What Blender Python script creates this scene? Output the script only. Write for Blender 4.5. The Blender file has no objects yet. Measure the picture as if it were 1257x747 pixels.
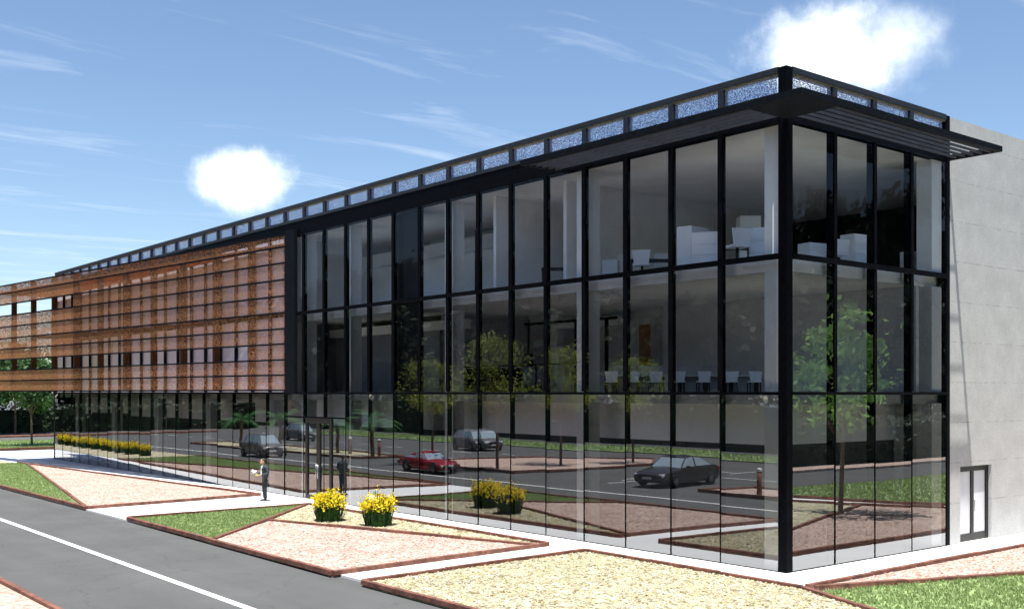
import bpy, bmesh, math, random
from mathutils import Vector, Matrix
random.seed(7)
R = math.radians
SC = bpy.context.scene
COL = SC.collection
# ------------------------------------------------------------------ camera model (world axes follow the two facades)
F, TH, YC, CX, HY, H = 1324., R(39.175), 26.97, 628.5, 482., 4.5
XC = (965.2 - CX) / F * YC
cT, sT = math.cos(TH), math.sin(TH)
def c2w(X, Y):
    dx, dy = X - XC, Y - YC
    return (dx * cT + dy * sT, -dx * sT + dy * cT)
CAM = c2w(0, 0)

# ------------------------------------------------------------------ materials
def new_mat(name):
    m = bpy.data.materials.new(name); m.use_nodes = True
    nt = m.node_tree
    for n in list(nt.nodes): nt.nodes.remove(n)
    out = nt.nodes.new('ShaderNodeOutputMaterial')
    return m, nt, out
def N(nt, typ, **kw):
    n = nt.nodes.new(typ)
    for k, v in kw.items(): setattr(n, k, v)
    return n
def ramp(nt, stops, interp='LINEAR'):
    r = N(nt, 'ShaderNodeValToRGB'); cr = r.color_ramp; cr.interpolation = interp
    cr.elements[0].position, cr.elements[1].position = stops[0][0], stops[-1][0]
    cr.elements[0].color = (*stops[0][1], 1); cr.elements[1].color = (*stops[-1][1], 1)
    for p, c in stops[1:-1]:
        e = cr.elements.new(p); e.color = (*c, 1)
    return r
def mul(c, k): return tuple(min(1, x * k) for x in c)
def pbr(name, col, rough=.6, var=.15, scale=3., bump=0., bscale=40., metal=0., spec=.4, fine=0., fscale=60.):
    m, nt, out = new_mat(name); L = nt.links.new
    b = N(nt, 'ShaderNodeBsdfPrincipled'); b.inputs['Roughness'].default_value = rough
    b.inputs['Metallic'].default_value = metal; b.inputs['Specular IOR Level'].default_value = spec
    geo = N(nt, 'ShaderNodeNewGeometry')
    nz = N(nt, 'ShaderNodeTexNoise'); nz.inputs['Scale'].default_value = scale; nz.inputs['Detail'].default_value = 6
    L(geo.outputs['Position'], nz.inputs['Vector'])
    rp = ramp(nt, [(.3, mul(col, 1 - var)), (.7, mul(col, 1 + var))])
    L(nz.outputs['Fac'], rp.inputs['Fac'])
    c = rp.outputs['Color']
    if fine:
        n2 = N(nt, 'ShaderNodeTexNoise'); n2.inputs['Scale'].default_value = fscale; n2.inputs['Detail'].default_value = 3
        L(geo.outputs['Position'], n2.inputs['Vector'])
        r2 = ramp(nt, [(.3, (1 - fine,) * 3), (.7, (1,) * 3)])
        L(n2.outputs['Fac'], r2.inputs['Fac'])
        mx = N(nt, 'ShaderNodeMix', data_type='RGBA', blend_type='MULTIPLY'); mx.inputs[0].default_value = 1
        L(c, mx.inputs[6]); L(r2.outputs['Color'], mx.inputs[7]); c = mx.outputs[2]
    L(c, b.inputs['Base Color'])
    if bump:
        n3 = N(nt, 'ShaderNodeTexNoise'); n3.inputs['Scale'].default_value = bscale; n3.inputs['Detail'].default_value = 5
        L(geo.outputs['Position'], n3.inputs['Vector'])
        bp = N(nt, 'ShaderNodeBump'); bp.inputs['Strength'].default_value = bump; bp.inputs['Distance'].default_value = .02
        L(n3.outputs['Fac'], bp.inputs['Height']); L(bp.outputs['Normal'], b.inputs['Normal'])
    L(b.outputs[0], out.inputs[0])
    return m
def gravel(name, cols, scale=11., stretch=(1, 1, 1), bump=.6):
    m, nt, out = new_mat(name); L = nt.links.new
    geo = N(nt, 'ShaderNodeNewGeometry')
    mp = N(nt, 'ShaderNodeMapping'); mp.inputs['Scale'].default_value = stretch; mp.inputs['Rotation'].default_value = (0, 0, .5)
    L(geo.outputs['Position'], mp.inputs['Vector'])
    nz = N(nt, 'ShaderNodeTexNoise'); nz.inputs['Scale'].default_value = 5.; nz.inputs['Detail'].default_value = 4
    L(mp.outputs[0], nz.inputs['Vector'])
    ad = N(nt, 'ShaderNodeVectorMath', operation='MULTIPLY_ADD'); ad.inputs[1].default_value = (.16,) * 3
    L(nz.outputs['Color'], ad.inputs[0]); L(mp.outputs[0], ad.inputs[2])
    v = N(nt, 'ShaderNodeTexVoronoi'); v.inputs['Scale'].default_value = scale
    L(ad.outputs[0], v.inputs['Vector'])
    sx = N(nt, 'ShaderNodeSeparateColor'); L(v.outputs['Color'], sx.inputs[0])
    rp = ramp(nt, [(i / (len(cols) - 1), c) for i, c in enumerate(cols)])
    L(sx.outputs[0], rp.inputs['Fac'])
    big = N(nt, 'ShaderNodeTexNoise'); big.inputs['Scale'].default_value = .8; big.inputs['Detail'].default_value = 5
    L(geo.outputs['Position'], big.inputs['Vector'])
    r2 = ramp(nt, [(.3, (.82,) * 3), (.65, (1,) * 3)]); L(big.outputs['Fac'], r2.inputs['Fac'])
    mx = N(nt, 'ShaderNodeMix', data_type='RGBA', blend_type='MULTIPLY'); mx.inputs[0].default_value = 1
    L(rp.outputs[0], mx.inputs[6]); L(r2.outputs[0], mx.inputs[7])
    b = N(nt, 'ShaderNodeBsdfPrincipled'); b.inputs['Roughness'].default_value = .9; b.inputs['Specular IOR Level'].default_value = .15
    L(mx.outputs[2], b.inputs['Base Color'])
    bp = N(nt, 'ShaderNodeBump'); bp.inputs['Strength'].default_value = bump; bp.inputs['Distance'].default_value = .05; bp.invert = True
    L(v.outputs['Distance'], bp.inputs['Height']); L(bp.outputs['Normal'], b.inputs['Normal'])
    L(b.outputs[0], out.inputs[0])
    return m
def glass(name, base, ior, tint):
    m, nt, out = new_mat(name); L = nt.links.new
    t = N(nt, 'ShaderNodeBsdfTransparent'); t.inputs[0].default_value = (*tint, 1)
    g = N(nt, 'ShaderNodeBsdfGlossy'); g.inputs['Roughness'].default_value = 0.; g.inputs[0].default_value = (.95, .97, 1, 1)
    fr = N(nt, 'ShaderNodeFresnel'); fr.inputs[0].default_value = ior
    ma = N(nt, 'ShaderNodeMath', operation='MULTIPLY_ADD', use_clamp=True); ma.inputs[1].default_value = 1.0; ma.inputs[2].default_value = base
    L(fr.outputs[0], ma.inputs[0])
    mx = N(nt, 'ShaderNodeMixShader'); L(ma.outputs[0], mx.inputs[0]); L(t.outputs[0], mx.inputs[1]); L(g.outputs[0], mx.inputs[2])
    L(mx.outputs[0], out.inputs[0])
    return m
def perforated(name, cols, hole, scale, rough=.5, metal=.3):
    """expanded-metal sheet: fine holes cut by a 3D noise"""
    m, nt, out = new_mat(name); L = nt.links.new
    geo = N(nt, 'ShaderNodeNewGeometry')
    nz = N(nt, 'ShaderNodeTexNoise'); nz.inputs['Scale'].default_value = scale; nz.inputs['Detail'].default_value = 1.5
    L(geo.outputs['Position'], nz.inputs['Vector'])
    th = N(nt, 'ShaderNodeMapRange'); th.inputs[1].default_value = hole - .03; th.inputs[2].default_value = hole + .03
    L(nz.outputs['Fac'], th.inputs[0])
    n2 = N(nt, 'ShaderNodeTexNoise'); n2.inputs['Scale'].default_value = scale * .8; n2.inputs['Detail'].default_value = 3
    mp = N(nt, 'ShaderNodeMapping'); mp.inputs['Location'].default_value = (7.3, 1.1, 4.2)
    L(geo.outputs['Position'], mp.inputs[0]); L(mp.outputs[0], n2.inputs['Vector'])
    rp = ramp(nt, [(.32 + .36 * i / (len(cols) - 1), c) for i, c in enumerate(cols)]); L(n2.outputs['Fac'], rp.inputs[0])
    b = N(nt, 'ShaderNodeBsdfPrincipled'); b.inputs['Roughness'].default_value = rough; b.inputs['Metallic'].default_value = metal
    L(rp.outputs[0], b.inputs['Base Color'])
    tl = N(nt, 'ShaderNodeBsdfTranslucent'); L(rp.outputs[0], tl.inputs[0])
    m1 = N(nt, 'ShaderNodeMixShader'); m1.inputs[0].default_value = .5; L(b.outputs[0], m1.inputs[1]); L(tl.outputs[0], m1.inputs[2])
    t = N(nt, 'ShaderNodeBsdfTransparent')
    mx = N(nt, 'ShaderNodeMixShader'); L(th.outputs[0], mx.inputs[0]); L(t.outputs[0], mx.inputs[1]); L(m1.outputs[0], mx.inputs[2])
    L(mx.outputs[0], out.inputs[0])
    return m
def leafmat(name, cols, scale=1.2, trans=.35):
    m, nt, out = new_mat(name); L = nt.links.new
    geo = N(nt, 'ShaderNodeNewGeometry')
    nz = N(nt, 'ShaderNodeTexNoise'); nz.inputs['Scale'].default_value = scale; nz.inputs['Detail'].default_value = 8; nz.inputs['Roughness'].default_value = .75
    L(geo.outputs['Position'], nz.inputs['Vector'])
    rp = ramp(nt, [(.3 + .4 * i / (len(cols) - 1), c) for i, c in enumerate(cols)]); L(nz.outputs['Fac'], rp.inputs[0])
    d = N(nt, 'ShaderNodeBsdfPrincipled'); d.inputs['Roughness'].default_value = .6; d.inputs['Specular IOR Level'].default_value = .25
    L(rp.outputs[0], d.inputs['Base Color'])
    t = N(nt, 'ShaderNodeBsdfTranslucent'); L(rp.outputs[0], t.inputs[0])
    mx = N(nt, 'ShaderNodeMixShader'); mx.inputs[0].default_value = trans; L(d.outputs[0], mx.inputs[1]); L(t.outputs[0], mx.inputs[2])
    L(mx.outputs[0], out.inputs[0])
    return m
def concrete_wall_mat():
    m, nt, out = new_mat('board_marked_concrete'); L = nt.links.new
    geo = N(nt, 'ShaderNodeNewGeometry'); sp = N(nt, 'ShaderNodeSeparateXYZ'); L(geo.outputs['Position'], sp.inputs[0])
    nz = N(nt, 'ShaderNodeTexNoise'); nz.inputs['Scale'].default_value = 1.1; nz.inputs['Detail'].default_value = 9; nz.inputs['Roughness'].default_value = .7
    L(geo.outputs['Position'], nz.inputs['Vector'])
    rp = ramp(nt, [(.3, (.46, .46, .45)), (.7, (.60, .60, .585))]); L(nz.outputs['Fac'], rp.inputs[0])
    fn = N(nt, 'ShaderNodeTexNoise'); fn.inputs['Scale'].default_value = 22; fn.inputs['Detail'].default_value = 5; L(geo.outputs['Position'], fn.inputs['Vector'])
    fr = ramp(nt, [(.33, (.8,) * 3), (.55, (1,) * 3)]); L(fn.outputs['Fac'], fr.inputs[0])
    # joints every 1.2 m of height, broken and uneven
    a = N(nt, 'ShaderNodeMath', operation='DIVIDE'); a.inputs[1].default_value = 1.2; L(sp.outputs[2], a.inputs[0])
    fx = N(nt, 'ShaderNodeMath', operation='FRACT'); L(a.outputs[0], fx.inputs[0])
    lt = N(nt, 'ShaderNodeMath', operation='LESS_THAN'); lt.inputs[1].default_value = .03; L(fx.outputs[0], lt.inputs[0])
    jn = N(nt, 'ShaderNodeTexNoise'); jn.inputs['Scale'].default_value = 3.5; jn.inputs['Detail'].default_value = 4; L(geo.outputs['Position'], jn.inputs['Vector'])
    jr = ramp(nt, [(.42, (0,) * 3), (.62, (.55,) * 3)]); L(jn.outputs['Fac'], jr.inputs[0])
    jm = N(nt, 'ShaderNodeMath', operation='MULTIPLY'); L(lt.outputs[0], jm.inputs[0]); L(jr.outputs[0], jm.inputs[1])
    mx = N(nt, 'ShaderNodeMix', data_type='RGBA', blend_type='MULTIPLY'); mx.inputs[0].default_value = 1
    L(rp.outputs[0], mx.inputs[6]); L(fr.outputs[0], mx.inputs[7])
    m2 = N(nt, 'ShaderNodeMix', data_type='RGBA'); L(jm.outputs[0], m2.inputs[0]); L(mx.outputs[2], m2.inputs[6]); m2.inputs[7].default_value = (.26, .255, .24, 1)
    b = N(nt, 'ShaderNodeBsdfPrincipled'); b.inputs['Roughness'].default_value = .85; b.inputs['Specular IOR Level'].default_value = .2
    L(m2.outputs[2], b.inputs['Base Color'])
    bp = N(nt, 'ShaderNodeBump'); bp.inputs['Strength'].default_value = .25; bp.inputs['Distance'].default_value = .01
    L(fn.outputs['Fac'], bp.inputs['Height']); L(bp.outputs[0], b.inputs['Normal'])
    L(b.outputs[0], out.inputs[0])
    return m
def asphalt_mat():
    m, nt, out = new_mat('worn_asphalt'); L = nt.links.new
    geo = N(nt, 'ShaderNodeNewGeometry')
    def noise(sc, det=5, rough=.6, vec=None):
        n = N(nt, 'ShaderNodeTexNoise'); n.inputs['Scale'].default_value = sc; n.inputs['Detail'].default_value = det; n.inputs['Roughness'].default_value = rough
        L(vec or geo.outputs['Position'], n.inputs['Vector']); return n
    big = ramp(nt, [(.3, (.100, .102, .100)), (.7, (.126, .128, .125))]); L(noise(.35, 6).outputs['Fac'], big.inputs[0])
    fine = ramp(nt, [(.3, (.62,) * 3), (.5, (.95,) * 3), (.72, (1.0,) * 3)]); L(noise(34, 4, .8).outputs['Fac'], fine.inputs[0])
    mp = N(nt, 'ShaderNodeMapping'); mp.inputs['Scale'].default_value = (1.4, .04, 1); L(geo.outputs['Position'], mp.inputs[0])
    track = ramp(nt, [(.38, (.93,) * 3), (.6, (1,) * 3)]); L(noise(1., 3, .5, mp.outputs[0]).outputs['Fac'], track.inputs[0])
    c = big.outputs[0]
    for r in (fine, track):
        x = N(nt, 'ShaderNodeMix', data_type='RGBA', blend_type='MULTIPLY'); x.inputs[0].default_value = 1; L(c, x.inputs[6]); L(r.outputs[0], x.inputs[7]); c = x.outputs[2]
    v = N(nt, 'ShaderNodeTexVoronoi', feature='DISTANCE_TO_EDGE'); v.inputs['Scale'].default_value = .28
    w = noise(1.2, 6, .7); ad = N(nt, 'ShaderNodeVectorMath', operation='MULTIPLY_ADD'); ad.inputs[1].default_value = (1.3,) * 3; L(w.outputs['Color'], ad.inputs[0]); L(geo.outputs['Position'], ad.inputs[2]); L(ad.outputs[0], v.inputs['Vector'])
    cr = N(nt, 'ShaderNodeMath', operation='LESS_THAN'); cr.inputs[1].default_value = .004; L(v.outputs['Distance'], cr.inputs[0])
    cm = N(nt, 'ShaderNodeMath', operation='MULTIPLY'); cm.inputs[1].default_value = .45; L(cr.outputs[0], cm.inputs[0])
    x = N(nt, 'ShaderNodeMix', data_type='RGBA'); L(cm.outputs[0], x.inputs[0]); L(c, x.inputs[6]); x.inputs[7].default_value = (.05, .05, .05, 1)
    b = N(nt, 'ShaderNodeBsdfPrincipled'); b.inputs['Roughness'].default_value = .9; b.inputs['Specular IOR Level'].default_value = .2
    L(x.outputs[2], b.inputs['Base Color'])
    bp = N(nt, 'ShaderNodeBump'); bp.inputs['Strength'].default_value = .35; bp.inputs['Distance'].default_value = .015; L(noise(60, 4).outputs['Fac'], bp.inputs['Height']); L(bp.outputs[0], b.inputs['Normal'])
    L(b.outputs[0], out.inputs[0]); return m
M = dict(
    black=pbr('black_steel', (.0045, .005, .007), .5, .4, 6, fine=.6, fscale=25, spec=.03),
    frame=pbr('dark_grey_steel', (.008, .010, .014), .6, .3, 5, fine=.4, fscale=30, spec=.06),
    doorframe=pbr('bronze_frame', (.012, .011, .010), .4, .2, 5),
    white=pbr('white_plaster', (.88, .88, .87), .8, .04, 1.2, fine=.05, fscale=8),
    ceil=pbr('ceiling_plaster', (.9, .88, .85), .85, .05, 1.),
    greywall=pbr('grey_plaster', (.66, .67, .69), .8, .06, .8),
    greyceil=pbr('grey_soffit', (.6, .6, .6), .85, .05, 1.),
    coolwhite=pbr('cool_white_panel', (.90, .92, .97), .8, .03, 1.),
    midwall=pbr('mid_grey_panel', (.22, .225, .24), .7, .1, .8),
    lilac=pbr('pale_lilac_panel', (.80, .77, .90), .6, .05, .8),
    screencloth=pbr('grey_screen_cloth', (.42, .43, .45), .9, .05, 3),
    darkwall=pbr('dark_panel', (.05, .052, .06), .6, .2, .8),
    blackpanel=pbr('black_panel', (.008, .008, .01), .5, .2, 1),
    floor=pbr('interior_floor', (.58, .58, .57), .5, .1, .6),
    roof=pbr('roof_membrane', (.35, .35, .34), .9, .1, .6),
    concrete=concrete_wall_mat(),
    pave=pbr('pale_paving', (.80, .80, .79), .8, .05, .35, fine=.06, fscale=12, bump=.08),
    asphalt=asphalt_mat(),
    asphalt_plain=pbr('asphalt', (.135, .137, .134), .9, .12, .5, bump=.3, bscale=70, fine=.35, fscale=28, spec=.2),
    paint=pbr('road_paint', (.82, .82, .80), .7, .08, 3, fine=.15, fscale=20),
    timber=pbr('edging_timber', (.22, .095, .065), .8, .45, 2.2, bump=.4, bscale=20, fine=.4, fscale=9),
    cream=gravel('cream_gravel', [(0.224, 0.182, 0.088), (0.404, 0.362, 0.238), (0.473, 0.441, 0.326), (0.516, 0.441, 0.230), (0.654, 0.631, 0.502), (0.344, 0.302, 0.186)], 11),
    pink=gravel('pink_bark_chips', [(0.292, 0.152, 0.112), (0.499, 0.352, 0.288), (0.568, 0.448, 0.376), (0.688, 0.584, 0.520), (0.430, 0.248, 0.184), (0.602, 0.480, 0.416)], 10, (1, 2.4, 1)),
    soil=pbr('soil', (.22, .30, .12), .95, .3, 2),
    grass=leafmat('grass_blades', [(0.180, 0.279, 0.081), (0.324, 0.414, 0.171), (0.450, 0.504, 0.270)], 3.),
    leafbright=leafmat('leaf_bright', [(.07, .10, .015), (.27, .32, .06), (.46, .50, .12)], 1.6, .5),
    leafgreen=leafmat('leaf_green', [(.06, .15, .03), (.22, .42, .10), (.42, .6, .2)], 1.3, .5),
    leafdeep=leafmat('leaf_deep', [(.012, .035, .010), (.05, .115, .035), (.12, .22, .07)], .7),
    hedge=leafmat('hedge_leaf', [(.006, .014, .006), (.014, .03, .012), (.03, .055, .02)], .7, .1),
    palm=leafmat('palm_leaf', [(.03, .09, .03), (.07, .20, .07), (.12, .30, .10)], 2.),
    bark=pbr('bark', (.14, .10, .07), .95, .35, 4, bump=.6, bscale=18),
    stem=leafmat('shrub_stem', [(.015, .05, .012), (.03, .09, .02), (.06, .14, .03)], 8., .15),
    flower=leafmat('yellow_flower', [(.85, .58, .01), (.95, .78, .03), (.98, .86, .08)], 9., .3),
    rubber=pbr('tyre_rubber', (.015, .015, .016), .8, .1, 5),
    rim=pbr('alloy_rim', (.45, .46, .48), .3, .05, 3, metal=.8),
    carglass=pbr('car_glass', (.30, .37, .42), .06, .05, 1, spec=.8),  # pale base colour carries the bright reflection on the panes
    lamp=pbr('headlamp_lens', (.8, .82, .85), .15, .05, 4, spec=.7),
    taillamp=pbr('tail_lamp', (.5, .02, .015), .25, .1, 4),
    plastic=pbr('black_plastic', (.02, .02, .021), .55, .1, 5),
    furn=pbr('white_laminate', (.86, .87, .88), .45, .03, 2),
    chairfab=pbr('white_chair_shell', (.9, .9, .91), .5, .03, 3),
    wood=pbr('door_wood', (.30, .15, .06), .55, .25, 5),
    suit=pbr('suit_cloth', (.035, .045, .055), .8, .2, 9, bump=.2, bscale=30),
    trouser=pbr('trouser_cloth', (.015, .025, .03), .85, .2, 9, bump=.2, bscale=25),
    skin=pbr('skin', (.52, .30, .21), .55, .08, 9, spec=.35),
    hair=pbr('dark_hair', (.03, .02, .015), .6, .3, 25),
    shirt=pbr('white_shirt', (.75, .76, .78), .8, .04, 8),
    paper=pbr('paper', (.82, .82, .80), .8, .04, 6),
    book=pbr('yellow_cover', (.62, .62, .10), .6, .1, 6),
    shoe=pbr('shoe_leather', (.012, .012, .012), .35, .1, 9),
    darkcloth=pbr('dark_clothes', (.015, .015, .018), .85, .2, 9),
    g0=glass('ground_floor_glass', .22, 1.5, (.99, 1, .995)),
    g1=glass('first_floor_glass', .14, 1.34, (.98, .99, 1)),
    g2=glass('second_floor_glass', .005, 1.18, (.98, .99, 1)),
    frost=pbr('frosted_pane', (.72, .72, .76), .25, .05, 1.5, spec=.5),
    clear=glass('clear_glass', .0, 1.3, (.93, .95, .95)),
    copper=perforated('copper_mesh', [(.45, .155, .035), (.86, .39, .14), (.9, .58, .36), (.66, .24, .06)], .56, 24.),
    copperfar=perforated('copper_mesh_dense', [(.45, .155, .035), (.86, .39, .14), (.9, .58, .36), (.66, .24, .06)], .47, 24.),
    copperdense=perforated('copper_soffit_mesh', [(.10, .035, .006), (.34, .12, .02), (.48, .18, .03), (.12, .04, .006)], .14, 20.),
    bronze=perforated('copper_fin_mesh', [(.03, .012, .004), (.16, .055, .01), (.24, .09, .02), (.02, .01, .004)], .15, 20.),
    steelmesh=perforated('parapet_mesh', [(.22, .28, .50), (.32, .39, .62), (.50, .55, .70), (.26, .33, .55)], .50, 48., .5, .0),
    slat=pbr('slat_metal', (.028, .028, .032), .5, .2, 4),
    parapet=pbr('parapet_steel', (.02, .022, .026), .5, .3, 6, fine=.5, fscale=22),
    railunder=pbr('lit_rail_underside', (.20, .17, .10), .7, .4, 9, fine=.5, fscale=20),  # brown of the rail underside, light from below put into the colour
)
# ------------------------------------------------------------------ mesh helpers
class MB:
    def __init__(self): self.v, self.f, self.m, self.sm = [], [], [], []
    def add(self, vs, fs, mi=0, smooth=False):
        o = len(self.v); self.v += [tuple(p) for p in vs]
        self.f += [tuple(i + o for i in f) for f in fs]; self.m += [mi] * len(fs); self.sm += [smooth] * len(fs)
        return self
    def box(self, x0, y0, z0, x1, y1, z1, mi=0):
        vs = [(x, y, z) for z in (z0, z1) for y in (y0, y1) for x in (x0, x1)]
        return self.add(vs, [(0, 2, 3, 1), (4, 5, 7, 6), (0, 1, 5, 4), (2, 6, 7, 3), (0, 4, 6, 2), (1, 3, 7, 5)], mi)
    def obox(self, c, ax, ay, az, mi=0):
        c, ax, ay, az = map(Vector, (c, ax, ay, az))
        vs = [c + ax * i + ay * j + az * k for k in (-1, 1) for j in (-1, 1) for i in (-1, 1)]
        return self.add(vs, [(0, 2, 3, 1), (4, 5, 7, 6), (0, 1, 5, 4), (2, 6, 7, 3), (0, 4, 6, 2), (1, 3, 7, 5)], mi)
    def bar(self, a, b, w, h, mi=0):
        a, b = Vector(a), Vector(b); d = b - a; u = d.normalized()
        up = Vector((0, 0, 1)) if abs(u.z) < .99 else Vector((1, 0, 0))
        s = u.cross(up).normalized(); t = s.cross(u)
        return self.obox((a + b) / 2, d / 2, s * w / 2, t * h / 2, mi)
    def prism(self, pts, z0, z1, mi=0):
        n = len(pts)
        ar = sum(pts[i][0] * pts[(i + 1) % n][1] - pts[(i + 1) % n][0] * pts[i][1] for i in range(n))
        if ar < 0: pts = pts[::-1]
        vs = [(p[0], p[1], z0) for p in pts] + [(p[0], p[1], z1) for p in pts]
        fs = [tuple(range(n))[::-1], tuple(range(n, 2 * n))] + [(i, (i + 1) % n, (i + 1) % n + n, i + n) for i in range(n)]
        return self.add(vs, fs, mi)
    def tube(self, pts, rad, n=8, mi=0, smooth=True, cap=True):
        pts = [Vector(p) for p in pts]; rs = rad if isinstance(rad, (list, tuple)) else [rad] * len(pts)
        vs = []
        for i, p in enumerate(pts):
            d = (pts[min(i + 1, len(pts) - 1)] - pts[max(i - 1, 0)]).normalized()
            up = Vector((0, 0, 1)) if abs(d.z) < .95 else Vector((1, 0, 0))
            s = d.cross(up).normalized(); t = s.cross(d)
            vs += [p + (s * math.cos(2 * math.pi * k / n) + t * math.sin(2 * math.pi * k / n)) * rs[i] for k in range(n)]
        fs = [(i * n + k, i * n + (k + 1) % n, (i + 1) * n + (k + 1) % n, (i + 1) * n + k) for i in range(len(pts) - 1) for k in range(n)]
        if cap: fs += [tuple(range(n))[::-1], tuple((len(pts) - 1) * n + k for k in range(n))]
        return self.add(vs, fs, mi, smooth)
    def ring(self, prof, n=16, c=(0, 0), mi=0):   # lathe, prof [(r,z)]
        vs = [(c[0] + r * math.cos(2 * math.pi * k / n), c[1] + r * math.sin(2 * math.pi * k / n), z) for r, z in prof for k in range(n)]
        fs = [(i * n + k, i * n + (k + 1) % n, (i + 1) * n + (k + 1) % n, (i + 1) * n + k) for i in range(len(prof) - 1) for k in range(n)]
        return self.add(vs, fs, mi, True)
    def build(self, name, mat, parent=None, loc=(0, 0, 0), bevel=0):
        me = bpy.data.meshes.new(name); me.from_pydata(self.v, [], self.f)
        mats = mat if isinstance(mat, (list, tuple)) else [mat]
        for k in mats: me.materials.append(M[k] if isinstance(k, str) else k)
        me.polygons.foreach_set('material_index', self.m); me.polygons.foreach_set('use_smooth', self.sm)
        me.update()
        o = bpy.data.objects.new(name, me); COL.objects.link(o)
        o.location = loc
        if parent: o.parent = parent
        if bevel:
            md = o.modifiers.new('bevel', 'BEVEL'); md.width = bevel; md.segments = 2; md.limit_method = 'ANGLE'
        return o
def tag(o, label=None, cat=None, group=None, kind=None):
    if label: o['label'] = label
    if cat: o['category'] = cat
    if group: o['group'] = group
    if kind: o['kind'] = kind
    return o
def empty(name, loc=(0, 0, 0), rz=0.):
    o = bpy.data.objects.new(name, None); COL.objects.link(o); o.empty_display_size = .3
    o.location = loc; o.rotation_euler = (0, 0, rz); return o
KIDS = {}
def copy_tree(o, parent=None):
    c = o.copy(); COL.objects.link(c)
    if parent: c.parent = parent
    for ch in [k for k in bpy.data.objects if k.parent == o]: copy_tree(ch, c)
    return c
def copy_thing(o, loc, rz, label, scale=None):
    c = copy_tree(o); c.location = loc; c.rotation_euler = (0, 0, rz); c['label'] = label
    if scale: c.scale = scale if isinstance(scale, tuple) else (scale,) * 3
    return c
def in_poly(x, y, P):
    r = False; j = len(P) - 1
    for i in range(len(P)):
        if (P[i][1] > y) != (P[j][1] > y) and x < (P[j][0] - P[i][0]) * (y - P[i][1]) / (P[j][1] - P[i][1]) + P[i][0]: r = not r
        j = i
    return r

# ------------------------------------------------------------------ ground
def setting(o, kind='structure'): o['kind'] = kind; return o
g = MB(); g.add([(-900, -900, -.06), (900, -900, -.06), (900, 900, -.06), (-900, 900, -.06)], [(0, 1, 2, 3)])
setting(g.build('ground', 'asphalt'))
g = MB(); g.box(-8.74, -14.4, -.3, 46, 73, 0)
setting(g.build('pavement', 'pave'))
# road markings
g = MB()
zr = -.056
def stripe(x0, y0, x1, y1, w):
    d = Vector((x1 - x0, y1 - y0)).normalized(); n = Vector((-d.y, d.x)) * w / 2
    g.add([(x0 + n.x, y0 + n.y, zr), (x0 - n.x, y0 - n.y, zr), (x1 - n.x, y1 - n.y, zr), (x1 + n.x, y1 + n.y, zr)], [(0, 1, 2, 3)])
stripe(-12.45, -20, -12.05, 26, .2); stripe(-12.05, 26, -11.9, 100, .2)
stripe(-15.9, 22.8, -19.0, 21.7, .15)
for k in range(16): stripe(-22.3, 44 + 4.2 * k, -22.3, 46 + 4.2 * k, .14)
for k in range(12): stripe(-27.5, 24 + 5 * k, -27.5, 26.4 + 5 * k, .14)
for k in range(5): stripe(-17.5 - 4.6 * k, 23.4, -20 - 4.6 * k, 23.5, .14)
stripe(-19.6, 16, -30, 14, .14); stripe(-24, 22, -24, 12, .14)
setting(g.build('road_markings', 'paint'))

def edging(pts, label, closed=False, w=.13, h=.13, z=0., group='timber edgings of the planting beds'):
    b = MB(); n = len(pts)
    for i in range(n if closed else n - 1):
        a, c = Vector(pts[i]), Vector(pts[(i + 1) % n]); L = (c - a).length; k = max(1, int(L / 2.4)); d = (c - a) / k
        for j in range(k):
            p, q = a + d * j + d.normalized() * .012, a + d * (j + 1) - d.normalized() * .012
            hh = h * random.uniform(.9, 1.08)
            b.bar((p.x, p.y, z + hh / 2 - .01), (q.x, q.y, z + hh / 2 - .01), w * random.uniform(.94, 1.06), hh)
    o = b.build('timber_edging', 'timber', bevel=.012)
    return tag(o, label, 'edging', group)
def bed(pts, mat, name='gravel', z=.035, stones=0):
    b = MB(); b.prism(pts, z - .3, z)
    xs = [p[0] for p in pts]; ys = [p[1] for p in pts]; A = (max(xs) - min(xs)) * (max(ys) - min(ys))
    for _ in range(int(A * stones)):
        x, y = random.uniform(min(xs), max(xs)), random.uniform(min(ys), max(ys))
        if not in_poly(x, y, pts): continue
        chip = mat == 'pink'; r = random.uniform(.018, .042); l = r * (random.uniform(1.2, 2.4) if chip else random.uniform(.8, 1.3)); h = r * (.35 if chip else .75); a = random.uniform(0, 6.28)
        c_, s_ = math.cos(a), math.sin(a); q = z + h * .35; t = random.uniform(-.4, .4) * r
        b.add([(x + l * c_, y + l * s_, q + t), (x - r * s_, y + r * c_, q), (x - l * c_, y - l * s_, q - t), (x + r * s_, y - r * c_, q), (x, y, q + h), (x, y, q - h)],
              [(0, 1, 4), (1, 2, 4), (2, 3, 4), (3, 0, 4)])
    return setting(b.build(name, mat), 'stuff')
def lawn(pts, dens=170, z=.02, h=.075):
    b = MB(); b.prism(pts, z - .3, z, 0)
    xs = [p[0] for p in pts]; ys = [p[1] for p in pts]
    A = (max(xs) - min(xs)) * (max(ys) - min(ys))
    for _ in range(int(A * dens)):
        x, y = random.uniform(min(xs), max(xs)), random.uniform(min(ys), max(ys))
        if not in_poly(x, y, pts): continue
        for k in range(3):
            a = random.uniform(0, 6.28); r = random.uniform(.012, .03); hh = h * random.uniform(.5, 1.2); l = random.uniform(-.05, .05); l2 = random.uniform(-.05, .05)
            ox, oy = random.uniform(-.04, .04), random.uniform(-.04, .04)
            b.add([(x + ox - r * math.cos(a), y + oy - r * math.sin(a), z - .01), (x + ox + r * math.cos(a), y + oy + r * math.sin(a), z - .01), (x + ox + l, y + oy + l2, z + hh)], [(0, 1, 2)], 1)
    return setting(b.build('grass', ['soil', 'grass']), 'stuff')
ex = -8.72
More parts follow.
